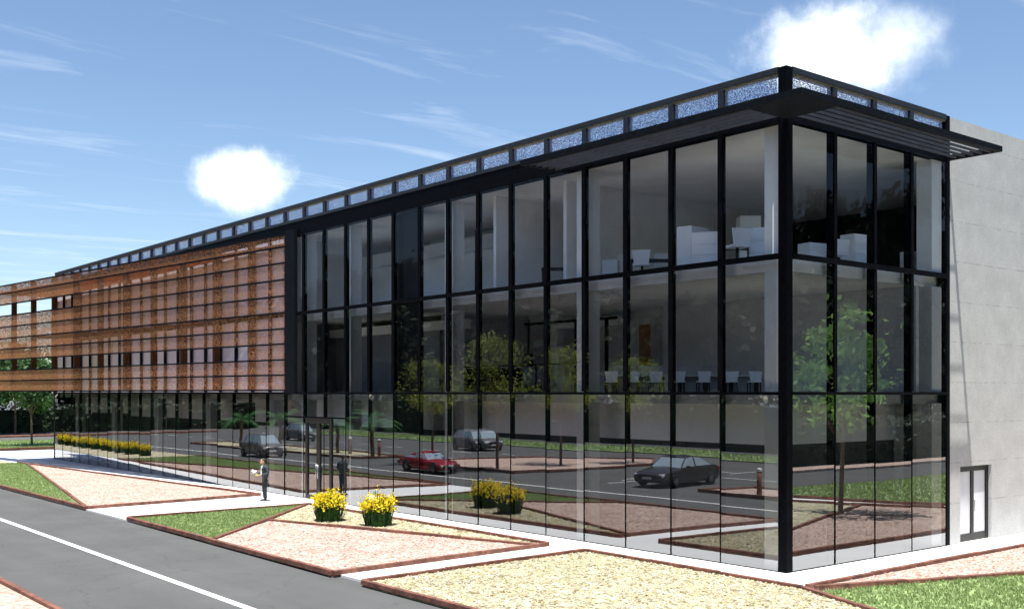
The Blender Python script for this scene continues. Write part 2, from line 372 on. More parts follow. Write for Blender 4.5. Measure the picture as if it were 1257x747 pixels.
# bed A
lawn([(-3.1, 55.6), (ex, 26.8), (ex, 57), (-3.2, 57)], 110)
bed([(-3.1, 55.6), (-1.05, 27.06), (-8.7, 26.3), (ex, 26.8)], 'pink', stones=40)
edging([(-3.25, 57), (-1.05, 27.06), (-8.73, 26.26), (-8.73, 57)], 'brown timber edging around the gravel and grass bed beyond the standing man')
edging([(-3.1, 55.6), (-8.6, 26.9)], 'straight timber divider between far grass triangle and pink chips')
bed([(ex, 57.3), (-3.4, 57.3), (-4.0, 82), (ex, 82)], 'cream')
# bed B
lawn([(-8.7, 21.75), (-1.5, 22.0), (-8.6, 14.65)], 190)
bed([(-5.1, 18.0), (-1.45, 22.0), (-1.5, 7.4), (-1.9, 7.38)], 'cream', stones=110)
bed([(-8.6, 14.65), (-5.1, 18.0), (-1.9, 7.38), (-8.95, 6.92)], 'pink', stones=110)
edging([(-8.72, 21.77), (-1.41, 22.05), (-1.45, 7.38), (-8.95, 6.9)], 'timber edging around the bed with two yellow flowering shrubs', True)
edging([(-8.6, 14.65), (-1.5, 21.95)], 'timber divider along the small grass triangle by the road')
edging([(-5.1, 18.0), (-1.9, 7.4)], 'timber divider between pink chips and cream gravel below the shrubs')
# bed C
Cp = [(-9.0, 5.4), (-1.52, 5.72), (-1.66, -1.68), (-2.54, -3.72), (-6.0, -11.7), (-9.1, -11.7)]
bed(Cp, 'cream', stones=190); edging(Cp, 'timber edging around the cream gravel bed nearest the corner post', True)
# bed D
bed([(-1.2, -1.72), (17.1, -1.66), (16.8, -5.3), (15.4, -7.9), (5.9, -4.4)], 'pink', stones=70)
lawn([(-1.62, -2.05), (5.8, -4.42), (5.0, -11), (-5.4, -11), (-2.5, -3.9)], 150)
bed([(6.0, -4.5), (15.3, -7.9), (14, -11.5), (5.2, -11)], 'cream')
edging([(-1.42, -1.62), (17.2, -1.62), (16.9, -5.2), (14.1, -11.5)], 'long timber edging along the paving below the concrete wall')
edging([(-1.5, -1.9), (15.3, -7.8)], 'slanting timber divider between right lawn and chips')
edging([(5.85, -4.5), (5.1, -11)], 'short timber divider at far edge of the right lawn')
lawn([(18.2, -5.9), (36, -6), (36, -14.3), (15.8, -14.3), (16.2, -11.6)], 45, h=.1)
edging([(36, -5.9), (18.1, -5.8), (16.1, -11.6), (15.7, -14.3)], 'timber edging round the lawn beyond the side path')
b = MB(); b.box(2, -21.9, -.3, 90, -20.3, .08); setting(b.build('gravel', 'pink'), 'stuff')
# islands beyond the road (seen direct at the lower left and mirrored in the glass)
RI = [(-15.6, 16.4), (-19.2, 15.9), (-19.6, -40), (-15.55, -40)]
bed(RI, 'pink', z=.02); edging(RI, 'timber kerb around the narrow chip island across the road', True, h=.14, z=-.02)
UI = [(-15.9, 30.6), (-26.8, 29.6), (-30.5, 33), (-27.5, 40), (-16.5, 43)]
bed(UI, 'pink', z=.02); edging(UI, 'timber kerb around the tree island in the car park', True, h=.14, z=-.02)
LI = [(-16.2, 47.5), (-19.8, 47.2), (-20.2, 76), (-16.2, 76)]
bed(LI, 'cream', z=.02); edging(LI, 'timber kerb around the palm island across the road', True, h=.14, z=-.02)
U2 = [(-31, 17), (-45, 14.5), (-45, 22), (-31, 22)]
bed(U2, 'pink', z=.02); edging(U2, 'timber kerb around the small far island of the car park', True, h=.14, z=-.02)
lawn([(-36, -10), (-42, -10), (-42, 95), (-36, 95)], 14, h=.16)
# far end of the site behind the building
lawn([(-3.8, 74.5), (34, 76), (34, 93), (-3.8, 91)], 24, h=.14)
edging([(-3.8, 74.0), (34, 75.4)], 'timber edging in front of the back lawn beneath the small tree', h=.2)
b = MB(); b.box(-30, 101.5, -.3, 60, 103.6, .12); setting(b.build('gravel', 'timber'), 'stuff')

# ------------------------------------------------------------------ the building
B = empty('office_building'); tag(B, 'long three storey office block with glass corner, black steel frame and copper mesh screen', 'building')
def part(name, mb, mat, parent=B, bevel=0, label=None):
    o = mb.build(name, mat, parent, bevel=bevel)
    if label: o['label'] = label
    return o
YE = 60.3
Z1, Z2, ZG, ZP = 4.5, 7.98, 11.33, 12.70
ys = [2.1 + 1.765 * i for i in range(33)]            # joints of the long facade
xs = [2.08, 3.94, 5.80]                              # joints of the short facade
XE = 7.66
# slabs
part('floor_slab', MB().box(.30, .30, -.25, 22, YE - .1, .004), 'floor')
part('floor_slab', MB().box(.30, .30, 4.2, 22, YE - .1, 4.47), 'greyceil')
part('floor_slab', MB().box(.34, .34, 7.62, 22, YE - .1, 7.95), ['ceil'])
part('roof', MB().box(.32, .32, 11.36, 22, YE - .1, 11.6), 'ceil')
part('roof_deck', MB().box(.32, .32, 11.604, 22, YE - .1, 11.9), 'roof')
# fascia between glass head and parapet
part('fascia', MB().box(0.0, .24, ZG, .30, YE, 11.93), 'black')
part('fascia', MB().box(.24, .0, ZG, XE + .2, .236, 11.93), 'black')
# corner post and end post
part('corner_post', MB().box(-.03, -.03, 0, .23, .23, ZP - .02), 'black', bevel=.01)
part('end_post', MB().box(XE, -.02, 0, XE + .2, .24, ZP - .02), 'black', bevel=.01)
# mullions: thin outer joint + deep fin behind the glass
for i, y in enumerate(ys):
    if y > YE - .4: break
    b = MB(); b.box(-.012, y - .018, .02, .012, y + .018, ZG if y < 26 else Z1)
    if y < 26: b.box(-.04, y - .075, Z1 + .05, .0, y + .075, ZG)
    b.box(.016, y - .055, .004, .14, y + .055, ZG - .004)
    part('mullion', b, 'black')
for x in xs:
    b = MB(); b.box(x - .018, -.012, .02, x + .018, .012, ZG); b.box(x - .06, -.03, Z1 + .05, x + .06, 0, ZG); b.box(x - .075, .016, .004, x + .075, .21, ZG - .004)
    part('mullion', b, 'black')
# transoms
for z, h in ((Z1, .05), (Z2, .11)):
    part('transom', MB().box(-.05, .24, z - h, .03, 26.4, z + .03), 'black')
    part('transom', MB().box(.24, -.05, z - h, XE - .004, .03, z + .03), 'black')
part('transom', MB().box(-.02, 26.6, Z1 - .05, .03, YE, Z1 + .03), 'black')
part('sill', MB().box(-.02, .24, -.02, .03, YE, .02), 'black')
part('sill', MB().box(.24, -.02, -.02, XE - .004, .03, .02), 'black')
# glass panes
def paneL(y0, y1, z0, z1, mat):
    t, u = random.uniform(-.0035, .0035), random.uniform(-.0035, .0035)
    part('window', MB().add([(t + u, y0, z0), (u - t, y1, z0), (-t - u, y1, z1), (t - u, y0, z1)], [(0, 3, 2, 1)]), mat)
def paneR(x0, x1, z0, z1, mat):
    t, u = random.uniform(-.0035, .0035), random.uniform(-.0035, .0035)
    part('window', MB().add([(x0, t + u, z0), (x1, u - t, z0), (x1, -t - u, z1), (x0, t - u, z1)], [(0, 1, 2, 3)]), mat)
yb = [.24] + [y for y in ys if y < YE - .4] + [YE]
DY0, DY1 = 22.60, 24.80
for a, c in zip(yb, yb[1:]):
    a2, c2 = a + .018, c - .018
    z1 = Z1 - .05
    if c < 21.6 or a > 26: paneL(a2, c2, .02, z1, 'g0')
    else: paneL(a2, c2, 3.5, z1, 'g0')
for a, c in ((21.48, DY0), (DY1, 26.73)): paneL(a, c, .02, 3.44, 'g0')
for a, c in zip(yb, yb[1:]):
    if a > 26: break
    paneL(a + .06, min(c - .06, 26.4), Z1 + .03, Z2 - .11, 'g1'); paneL(a + .06, min(c - .06, 26.4), Z2 + .03, ZG, 'g2')
xb = [.24] + xs + [XE]
for a, c in zip(xb, xb[1:]):
    paneR(a + .018, c - .018, .02, Z1 - .05, 'g0'); paneR(a + .06, c - .06, Z1 + .03, Z2 - .11, 'g1'); paneR(a + .06, c - .06, Z2 + .03, ZG, 'g2')
# facade behind the copper screen: slab band and fins
part('spandrel', MB().box(.0, 26.9, 4.53, .03, YE, 11.32), 'lilac')
part('spandrel', MB().box(-.04, 26.9, 7.86, -.004, YE, 8.1), 'frame')
for i in range(19):
    y = 28.0 + i * 1.765
    part('facade_fin', MB().box(-.16, y - .07, Z1 + .04, -.045, y + .07, ZG), 'frame')
# columns
for y in (.4, 7.55, 14.55, 21.6, 28.4, 35.4, 42.4, 49.4, 56.4):
    part('column', MB().box(.30, y, .005, .80, y + .5, 4.198).box(.30, y, 4.472, .80, y + .5, 7.618).box(.30, y, 7.952, .80, y + .5, 11.358), 'white')
part('column', MB().box(7.08, .12, .005, 7.62, .6, 4.2).box(7.08, .12, 4.472, 7.62, .6, 7.62).box(7.08, .12, 7.952, 7.62, .6, 11.36), 'white')
part('column', MB().box(.30, 25.3, .005, .78, 25.78, 4.198).box(.30, 25.3, 4.472, .78, 25.78, 7.618).box(.30, 25.3, 7.952, .78, 25.78, 11.358), 'white')
# ground floor core: white bulkhead over wall painted dark as a shaded void
b = MB(); b.box(1.6, 1.6, 3.08, 1.8, YE - .3, 4.198); b.box(1.804, 1.6, 3.08, 7.6, 1.8, 4.198); part('bulkhead', b, 'coolwhite')
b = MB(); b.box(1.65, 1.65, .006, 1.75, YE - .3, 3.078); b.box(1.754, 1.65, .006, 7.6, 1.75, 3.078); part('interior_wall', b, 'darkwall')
for y0, y1, z1 in ((33, 35.5, 4.0), (41, 46.2, 2.85), (50.5, 57.5, 3.2)):  # black sheets on the wall, the openings' darkness put into their colour
    part('dark_opening_sheet', MB().box(1.56, y0, .006, 1.595, y1, z1), 'blackpanel')
part('interior_wall', MB().box(7.64, .3, .006, 7.72, 4.0, 4.198), 'white')
# black riser bay beside the entrance
part('riser_panel', MB().box(.24, 16.62, .006, .34, 18.15, 11.3), 'blackpanel')
# first floor rooms
part('interior_wall', MB().box(6.6, .34, 4.474, 6.75, 10.3, 7.618), 'greywall')
part('interior_wall', MB().box(7.2, 10.46, 4.474, 7.35, 18.5, 7.618), 'greywall')
part('interior_wall', MB().box(2.78, 18.62, 4.474, 7.19, 18.75, 7.618), 'greywall')
part('interior_wall', MB().box(6.76, 10.3, 4.474, 7.35, 10.45, 7.618), 'greywall')
part('interior_wall', MB().box(2.6, 18.62, 4.474, 2.75, 26.8, 7.0), 'midwall')
part('interior_wall', MB().box(4.6, 18.8, 4.474, 4.7, 26.8, 7.618), 'greywall')
part('interior_beam', MB().box(2.3, 16.8, 7.0, 2.8, 26.9, 7.35), 'white')
part('interior_column', MB().box(6.2, 15.6, 4.474, 6.55, 16.1, 7.618), 'white')
part('interior_beam', MB().box(6.2, 12.2, 7.05, 6.55, 15.6, 7.4), 'white')
b = MB()
for y in (11.0, 12.6, 14.2): b.box(4.4, y - .05, 4.474, 4.5, y + .05, 7.1)
b.box(4.4, 10.5, 7.104, 4.5, 15.5, 7.2); part('partition_frame', b, 'black')
part('partition_door', MB().box(6.2, 10.6, 4.474, 6.28, 11.1, 7.0), 'wood')
part('interior_wall', MB().box(7.64, .3, 4.474, 7.72, 6.6, 7.618), 'greywall')
part('interior_wall', MB().box(1.604, 26.86, 4.474, 4.59, 26.98, 7.618), 'midwall')
part('interior_wall', MB().box(1.604, 26.86, 7.954, 14, 26.98, 11.358), 'white')
# second floor rooms
part('interior_wall', MB().box(1.0, 9.3, 7.954, 12, 9.45, 11.358), 'white')
part('interior_wall', MB().box(.95, 12.9, 7.954, 12, 13.05, 11.358), 'white')
part('interior_wall', MB().box(14, .4, 7.954, 14.2, YE - .4, 11.358), 'blackpanel')  # black paint stands in for the unlit depth of the office
part('interior_wall', MB().box(7.64, .3, 7.954, 14, .4, 11.358), 'blackpanel')  # black here too, the deep shade is in the colour
part('interior_wall', MB().box(4.0, 13.06, 7.954, 4.15, 26.8, 10.2), 'white')
part('interior_wall', MB().box(5.6, 13.06, 7.954, 5.7, 26.8, 11.358), 'white')
part('interior_beam', MB().box(3.7, 16.6, 10.204, 4.2, 26.8, 10.75), 'greywall')
part('partition_frame', MB().box(2.6, 14.9, 7.954, 2.7, 15.0, 10.6).box(2.6, 16.2, 7.954, 2.7, 16.3, 10.6).box(2.6, 14.9, 10.604, 2.7, 16.3, 10.7), 'black')
# rooms behind the screen
part('interior_wall', MB().box(.5, 26.88, 4.474, 1.6, 26.99, 7.618).box(.5, 26.88, 7.954, 1.6, 26.99, 11.358), 'white')
part('end_wall', MB().box(.0, YE + .004, 0, 30, YE + .3, 11.9), 'frame')
# concrete volume
part('concrete_wall', MB().box(XE + .22, 0, -.2, 8.48, .3, 12.66).box(8.48, 0, 2.29, 10.38, .3, 12.66).box(10.38, 0, -.2, 46, .3, 12.66), 'concrete')
part('roof', MB().box(22.1, .31, 12.2, 46, YE, 12.4), 'roof')
part('concrete_wall', MB().box(22.01, .304, -.2, 22.3, YE, 12.2).box(45.7, .304, -.2, 46, YE, 12.195), 'concrete')
part('plant_room', MB().box(14.2, 3.5, 11.904, 24, 9, 13.28), 'white')
# side door
sd = part('side_door', MB().box(8.484, .10, .0, 8.62, .22, 2.285).box(10.24, .10, 0, 10.376, .22, 2.285).box(8.624, .1, 2.12, 10.236, .22, 2.285).box(9.34, .11, .0, 9.50, .2, 2.116).box(8.624, .11, .0, 9.336, .2, .22).box(9.504, .11, 0, 10.236, .2, .22), 'doorframe')
part('pane', MB().box(8.624, .15, .224, 9.336, .165, 2.116).box(9.504, .15, .224, 10.236, .165, 2.116), 'frost', sd)
part('handle', MB().tube([(9.42, .04, .9), (9.42, .04, 1.3)], .015).bar((9.42, .04, .95), (9.42, .11, .95), .02, .02).bar((9.42, .04, 1.25), (9.42, .11, 1.25), .02, .02), 'rim', sd)
part('interior_wall', MB().box(8.3, 1.2, 0.006, 10.6, 1.3, 2.6).box(8.3, .304, 2.4, 10.6, 1.196, 2.6).box(8.3, .304, .006, 8.4, 1.196, 2.396).box(10.5, .304, .006, 10.6, 1.196, 2.396), 'white')
# main entrance
part('transom', MB().box(-.03, 21.5, 3.44, .03, 26.7, 3.5), 'black')
ed = part('entrance_door', MB().box(-.05, DY0, 0.0, .06, DY0 + .16, 3.436).box(-.05, DY1 - .16, 0, .06, DY1, 3.436).box(-.05, DY0 + .162, 3.22, .06, DY1 - .162, 3.436)
          .box(-.045, 23.56, .0, .055, 23.84, 3.216).box(-.04, DY0 + .162, 0, .05, 23.556, .18).box(-.04, 23.844, 0, .05, DY1 - .162, .18), 'doorframe')
for a, c in ((DY0 + .164, 23.556), (23.844, DY1 - .164)):
    part('pane', MB().add([(0, a, .184), (0, c, .184), (0, c, 3.216), (0, a, 3.216)], [(0, 3, 2, 1)]), 'g0', ed)
for y in (23.63, 23.77):
    part('handle', MB().tube([(-.1, y, .9), (-.1, y, 1.5)], .016).bar((-.1, y, 1.0), (-.045, y, 1.0), .02, .02).bar((-.1, y, 1.4), (-.045, y, 1.4), .02, .02), 'rim', ed)
# parapet
b = MB(); b.box(-.02, .24, 12.55, .22, YE, ZP); b.box(-.02, .24, 11.934, .2, YE, 12.05)
part('parapet_rail', b, 'parapet'); part('lit_rail_underside', MB().box(.0, .25, 12.5, .2, YE, 12.546), 'railunder')  # underside strip coloured as if lit from below
b = MB(); b.box(.24, -.02, 12.55, XE - .004, .22, ZP); b.box(.24, -.02, 11.934, XE - .004, .2, 12.05)
part('parapet_rail', b, 'parapet'); part('lit_rail_underside', MB().box(.25, .0, 12.5, XE - .01, .2, 12.546), 'railunder')
py = [.24] + [y for y in ys if y < YE - .4] + [YE]
for a, c in zip(py, py[1:]):
    if c < YE: part('parapet_post', MB().box(-.015, c - .09, 12.052, .19, c + .09, 12.498), 'parapet')
    part('parapet_panel', MB().box(.07, a + .1, 12.054, .075, c - .095, 12.498), 'steelmesh')
for a, c in zip(xb, xb[1:]):
    if c < XE - .1: part('parapet_post', MB().box(c - .09, -.015, 12.052, c + .09, .19, 12.498), 'parapet')
    part('parapet_panel', MB().box(a + .1, .07, 12.054, c - .095, .075, 12.498), 'steelmesh')
# canopy with louvres
P = 1.62; zc0, zc1 = 11.345, 11.50
b = MB()
b.box(-P, -P, zc0, -P + .14, 8.5, zc1); b.box(-P + .144, -P, zc0, XE + .15, -P + .14, zc1)          # outer frame
b.box(-P + .144, -P + .144, zc0 + .004, -.06, -.06, zc1 - .004)                                         # solid corner
b.box(-.056, -P + .144, zc0 + .004, .02, -.06, zc1 - .004); b.box(-P + .144, -.056, zc0 + .004, -.06, .02, zc1 - .004)
b.box(XE + .03, -P + .144, zc0, XE + .15, -.03, zc1); b.box(-P + .144, 8.38, zc0, -.035, 8.5, zc1)       # end bars
cn = part('canopy', b, 'frame')
for i in range(5):
    q = -P + .28 + i * .26
    lv = MB(); lv.box(q - .015, .03, zc0 + .01, q + .015, 8.37, zc0 + .085); part('louvre', lv, 'slat', cn)
    lv = MB(); lv.box(.03, q - .015, zc0 + .01, XE + .026, q + .015, zc0 + .085); part('louvre', lv, 'slat', cn)
for i in range(4): part('bracket', MB().box(-P + .144, 1.9 + i * 1.9, zc1 - .026, -.035, 1.96 + i * 1.9, zc1 - .006), 'frame', cn)
for i in range(3): part('bracket', MB().box(2.0 + i * 1.9, -P + .144, zc1 - .026, 2.06 + i * 1.9, -.035, zc1 - .006), 'frame', cn)
# copper screen: starts at the facade and swings out 6.3 degrees
SA = R(6.29); sd_ = Vector((-math.sin(SA), math.cos(SA), 0)); sn = Vector((-math.cos(SA), -math.sin(SA), 0)); S0 = Vector((-.04, 26.5, 0))
def sp(t, off=0.): return S0 + sd_ * t + sn * off
rails = [4.62, 5.29, 5.96, 6.66, 7.33, 8.03, 8.77, 9.49, 10.23, 10.94, 11.46]
bays = [3.13 * i for i in range(13)]
def seg(b, t0, t1, z0, z1, o0, o1):
    p = [sp(t0, o0), sp(t1, o0), sp(t1, o1), sp(t0, o1)]
    b.add([(q.x, q.y, z) for z in (z0, z1) for q in p], [(0, 1, 2, 3), (7, 6, 5, 4), (0, 4, 5, 1), (1, 5, 6, 2), (2, 6, 7, 3), (3, 7, 4, 0)])
b = MB(); b.box(-.16, 25.62, Z1 - .02, .012, 26.46, 11.6)
scr = part('copper_screen', b, 'frame', label='copper mesh screen hung in front of the upper floors')
TE = bays[-1]
for z in rails[:]:
    b = MB(); seg(b, 0, TE, z - .035, z + .035, .0, .1); part('screen_rail', b, 'frame', scr)
for t in bays[1:]:
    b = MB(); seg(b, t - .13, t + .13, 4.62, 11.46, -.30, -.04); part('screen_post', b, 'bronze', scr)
    b = MB(); seg(b, t - .13, t + .13, 5.96 + .71, 7.33 - .71 + .005, 0, 0) if False else None
for i, (t0, t1) in enumerate(zip(bays, bays[1:])):
    b = MB()
    for r in range(10):
        if r == 2 and i >= 1: continue                    # open slot of the lower row
        if r == 7 and i >= 7: continue                    # open slot near the far end
        seg(b, t0 + .003, t1 - .003, rails[r] + .037, rails[r + 1] - .037, .045, .055)
    part('screen_panel', b, 'copper' if i < 7 else 'copperfar', scr)
b = MB()
q = [sp(0, -.02), sp(33.6, -.02), Vector((-.06, YE, 0)), Vector((-.06, 26.6, 0))]
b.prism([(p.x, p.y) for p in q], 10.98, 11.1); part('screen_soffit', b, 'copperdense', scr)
for k in range(9):
    t = 3.13 * (k + 1); a = sp(t, -.05); b = MB(); w = -.06 - a.x
    if w > .3:
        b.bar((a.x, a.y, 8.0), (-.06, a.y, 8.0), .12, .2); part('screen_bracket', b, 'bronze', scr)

# ------------------------------------------------------------------ plants
def crown_mb(cx, cy, z0, z1, rad, n, size, clumps=9, seed=1, mi=0, flat=.7, gap=.75):
    rnd = random.Random(seed); b = MB(); cs = []; hz = (z1 - z0) / 2
    while len(cs) < clumps:
        d = Vector((rnd.uniform(-1, 1), rnd.uniform(-1, 1), rnd.uniform(-1, 1)))
        if not .25 < d.length < 1: continue
        k = 1 - .25 * d.z
        cs.append((Vector((cx + d.x * rad * .85 * k, cy + d.y * rad * .85 * k, z0 + hz + d.z * hz * .88)), rad * rnd.uniform(.14, .30)))
    for _ in range(n):
        c, r = rnd.choice(cs)
        d = Vector((rnd.gauss(0, 1), rnd.gauss(0, 1), rnd.gauss(0, 1))) * r * .62
        d.z *= flat; p = c + d; s = size * rnd.uniform(.55, 1.35)
        nrm = (d.normalized() + Vector((rnd.gauss(0, .6), rnd.gauss(0, .6), rnd.gauss(.3, .6)))).normalized()
        u = nrm.orthogonal().normalized(); v = nrm.cross(u); a = rnd.uniform(0, 6.28)
        u, v = u * math.cos(a) + v * math.sin(a), v * math.cos(a) - u * math.sin(a)
        b.add([p - u * s, p - u * s * .1 - v * s * .5, p + u * s, p - u * s * .1 + v * s * .5], [(0, 1, 2, 3)], mi)
    return b, cs[:16]
def make_tree(h, rad, z0, n, size, leaf, seed, clumps=10, tr=.09):
    root = empty('tree'); rnd = random.Random(seed)
    cb, cs = crown_mb(0, 0, z0, h, rad, n, size, clumps, seed)
    t = MB(); top = Vector((rnd.uniform(-.2, .2), rnd.uniform(-.2, .2), z0 + (h - z0) * .55))
    t.tube([(0, 0, -.1), (0, 0, .05), (top.x * .3, top.y * .3, z0 * .8), top], [tr * 1.5, tr * 1.1, tr * .85, tr * .4], 9)
    for c, r in cs:
        s = Vector((top.x * .3, top.y * .3, z0 * .75)).lerp(top, rnd.uniform(.1, .8)); m = s.lerp(c, .5) + Vector((0, 0, .12))
        t.tube([s, m, c], [tr * .38, tr * .25, tr * .1], 6)
    t.build('trunk', 'bark', root); cb.build('crown', leaf, root)
    return root
def place(o, x, y, rz, label, cat, group=None, sc=1, z=0.):
    o.location = (x, y, z); o.rotation_euler = (0, 0, rz); o.scale = (sc,) * 3
    return tag(o, label, cat, group)
GT = 'young trees of the car park island'
T1 = make_tree(8.2, 2.5, 3.0, 2600, .12, 'leafbright', 11, 40)
place(T1, -16.6, 32.9, 0, 'tall yellow green tree mirrored above the dark hatchback', 'tree', GT, z=0)
copy_thing(T1, (-22.9, 33.9, 0), 2.1, 'yellow green tree mirrored beside the standing figure upstairs', .93)
copy_thing(T1, (-27.3, 31.8, 0), 4.0, 'yellow green tree mirrored left of the white chairs', .88)
copy_thing(T1, (-34.5, 19.2, 0), 1.0, 'small yellow green tree mirrored above the black saloon', .84)
copy_thing(T1, (-17.2, 40.2, 0), 3.1, 'yellow green tree mirrored above the red sports car', .86)
T2 = make_tree(8.8, 2.3, 2.6, 1250, .17, 'leafgreen', 23, 34)
place(T2, 12.2, -6.6, .4, 'bright green broadleaf tree mirrored in the corner glass', 'tree')
T3 = make_tree(7.4, 3.4, 2.9, 5200, .22, 'leafdeep', 31, 44, .09)
place(T3, 3.9, 80.2, 0, 'small thin trunked tree on the back lawn beyond the building', 'tree')
for k, (x, y, s, l) in enumerate([(-13, 107, 1.25, 'leftmost dense tree of the dark row behind the back road'), (-5.5, 110, 1.35, 'second dense tree from the left behind the back road'), (2, 107.5, 1.25, 'dense tree directly behind the thin trunked lawn tree'),
                                  (10, 109, 1.3, 'dense tree right of the thin trunked lawn tree'), (18, 107, 1.3, 'dense tree just left of the building end'), (27, 110, 1.4, 'dense background tree hidden partly by the building end')]):
    c = copy_thing(T3, (x, y, -.05), 1.3 * k, l, s); c['group'] = 'dense trees behind the back road'
def hedge(x0, y0, x1, y1, h, label, n):
    rnd = random.Random(int(x0 * 7 + y1)); b = MB(); d = Vector((x1 - x0, y1 - y0, 0)); nn = Vector((-d.y, d.x, 0)).normalized()
    b.bar((x0, y0, h * .38), (x1, y1, h * .38), 1.2, h * .76, 0)
    for _ in range(n):
        p = Vector((x0, y0, 0)) + d * rnd.random() + nn * rnd.uniform(-.95, .95) + Vector((0, 0, rnd.uniform(0, h)))
        s = rnd.uniform(.15, .35); u = Vector((rnd.gauss(0, 1), rnd.gauss(0, 1), rnd.gauss(0, 1))).normalized(); v = u.orthogonal().normalized()
        b.add([p - u * s, p - v * s * .6, p + u * s, p + v * s * .6], [(0, 1, 2, 3)], 0)
    return tag(b.build('hedge', 'hedge'), label, 'hedge')
hedge(-40, 113, 70, 114, 3.4, 'tall dark leaf row standing in for shadow under the background trees', 9000)  # dark leaves stand in for the shadow beneath the tree crowns
hedge(-47, -30, -47, 190, 4.6, 'long dark hedge mirrored along the far side of the car park', 16000)  # raised in height to close sky gaps in the reflection
hedge(0, -24, 80, -24.5, 3.0, 'dark hedge mirrored low in the short glass front', 6000)
T4 = make_tree(22, 6.4, 1.2, 9000, .55, 'hedge', 47, 80, .2)  # dark belt tree, added out of view to keep sky out of the glass
BG = 'added dark trees blocking sky reflection beyond the car park'
for k in range(42):
    l = 'tall dark tree of the belt added beyond the car park to block reflected sky'
    if k == 0: place(T4, -54, -30, 0, l, 'tree', BG)
    else: copy_thing(T4, ((-54 if k % 2 else -63) + random.uniform(-2, 2), -30 + 5.2 * k, -.05), 1.7 * k, l, random.uniform(.9, 1.12))
for k in range(20):  # added belt, keeps sky out of the short front's reflection
    c = copy_thing(T4, (-8 + 4.6 * k, (-34 if k % 2 else -42) + random.uniform(-1.5, 1.5), -.05), 2.3 * k, 'tall dark tree added out of view to block sky reflected in the short glass front', random.uniform(.9, 1.1)); c['group'] = 'added dark trees blocking sky reflection in the short front'
for k in range(9):  # added out of frame to hide bright sky in the far glass
    c = copy_thing(T4, (-12 - 6.5 * k, 132 + 5 * (k % 2), -.05), 1.1 * k, 'tall dark tree added at the far end of the car park to block reflected sky', 1.0); c['group'] = 'added dark trees blocking sky reflection at the far end'
# yellow flowering shrubs
def make_shrub(seed):
    rnd = random.Random(seed); root = empty('flowering_shrub'); s = MB(); f = MB()
    for _ in range(420):
        a = rnd.uniform(0, 6.28); r = .42 * math.sqrt(rnd.random()); lean = rnd.uniform(.1, .55)
        p = Vector((r * math.cos(a), r * math.sin(a), 0)); h = rnd.uniform(.35, 1.05) * (1 - .25 * r) * (1.22 if rnd.random() < .12 else 1)
        q = p + Vector((math.cos(a) * lean * r * .9 + rnd.gauss(0, .03), math.sin(a) * lean * r * .9 + rnd.gauss(0, .03), h))
        w = rnd.uniform(.01, .018); sd = Vector((math.cos(a + 1.3), math.sin(a + 1.3), 0)) * w; mid = p.lerp(q, .55) + Vector((0, 0, .03))
        s.add([p - sd, p + sd, mid + sd * 1.2, mid - sd * 1.2, q], [(0, 1, 2, 3), (3, 2, 4)])
        for j in range(3):
            t = rnd.uniform(.25, .85); o = p.lerp(q, t); d = Vector((rnd.gauss(0, 1), rnd.gauss(0, 1), rnd.gauss(.6, .5))).normalized() * .1; e = d.cross(Vector((0, 0, 1))).normalized() * .016
            s.add([o - e, o + e, o + d], [(0, 1, 2)])
        if h > .55:
            for j in range(rnd.randint(2, 5)):
                c = q - Vector((0, 0, rnd.uniform(0, .3) * h)) + Vector((rnd.gauss(0, .025), rnd.gauss(0, .025), 0)); n = Vector((rnd.gauss(0, 1), rnd.gauss(0, 1), rnd.gauss(.5, .8))).normalized(); u = n.orthogonal().normalized(); v = n.cross(u); z = rnd.uniform(.024, .042)
                for k in range(4):
                    a1 = k * 1.57; d1 = u * math.cos(a1) + v * math.sin(a1); d2 = u * math.cos(a1 + .8) + v * math.sin(a1 + .8); d0 = u * math.cos(a1 - .8) + v * math.sin(a1 - .8)
                    f.add([c, c + d0 * z * .7 + n * z * .2, c + d1 * z * 1.3 + n * z * .3, c + d2 * z * .7 + n * z * .2], [(0, 1, 2, 3)])
    s.build('foliage', 'stem', root); f.build('flowers', 'flower', root)
    return root
S = make_shrub(3); place(S, -3.5, 16.7, 0, 'yellow flowering shrub nearer the entrance door, left of the pair', 'shrub', 'pair of yellow flowering shrubs', 1.08, .03)
S2 = make_shrub(8); place(S2, -2.85, 14.5, 1, 'yellow flowering shrub farther from the entrance door, right of the pair', 'shrub', 'pair of yellow flowering shrubs', 1.08, .03)
for k in range(10):
    y = 59.6 + 2.3 * k
    c = copy_thing((S, S2)[k % 2], (-6.0 - .04 * k + random.uniform(-.2, .2), y, .03), random.uniform(0, 6), 'yellow shrub in the long row mirrored at the far end of the glass', random.uniform(.85, 1.0)); c['group'] = 'row of yellow shrubs mirrored in the far glass'
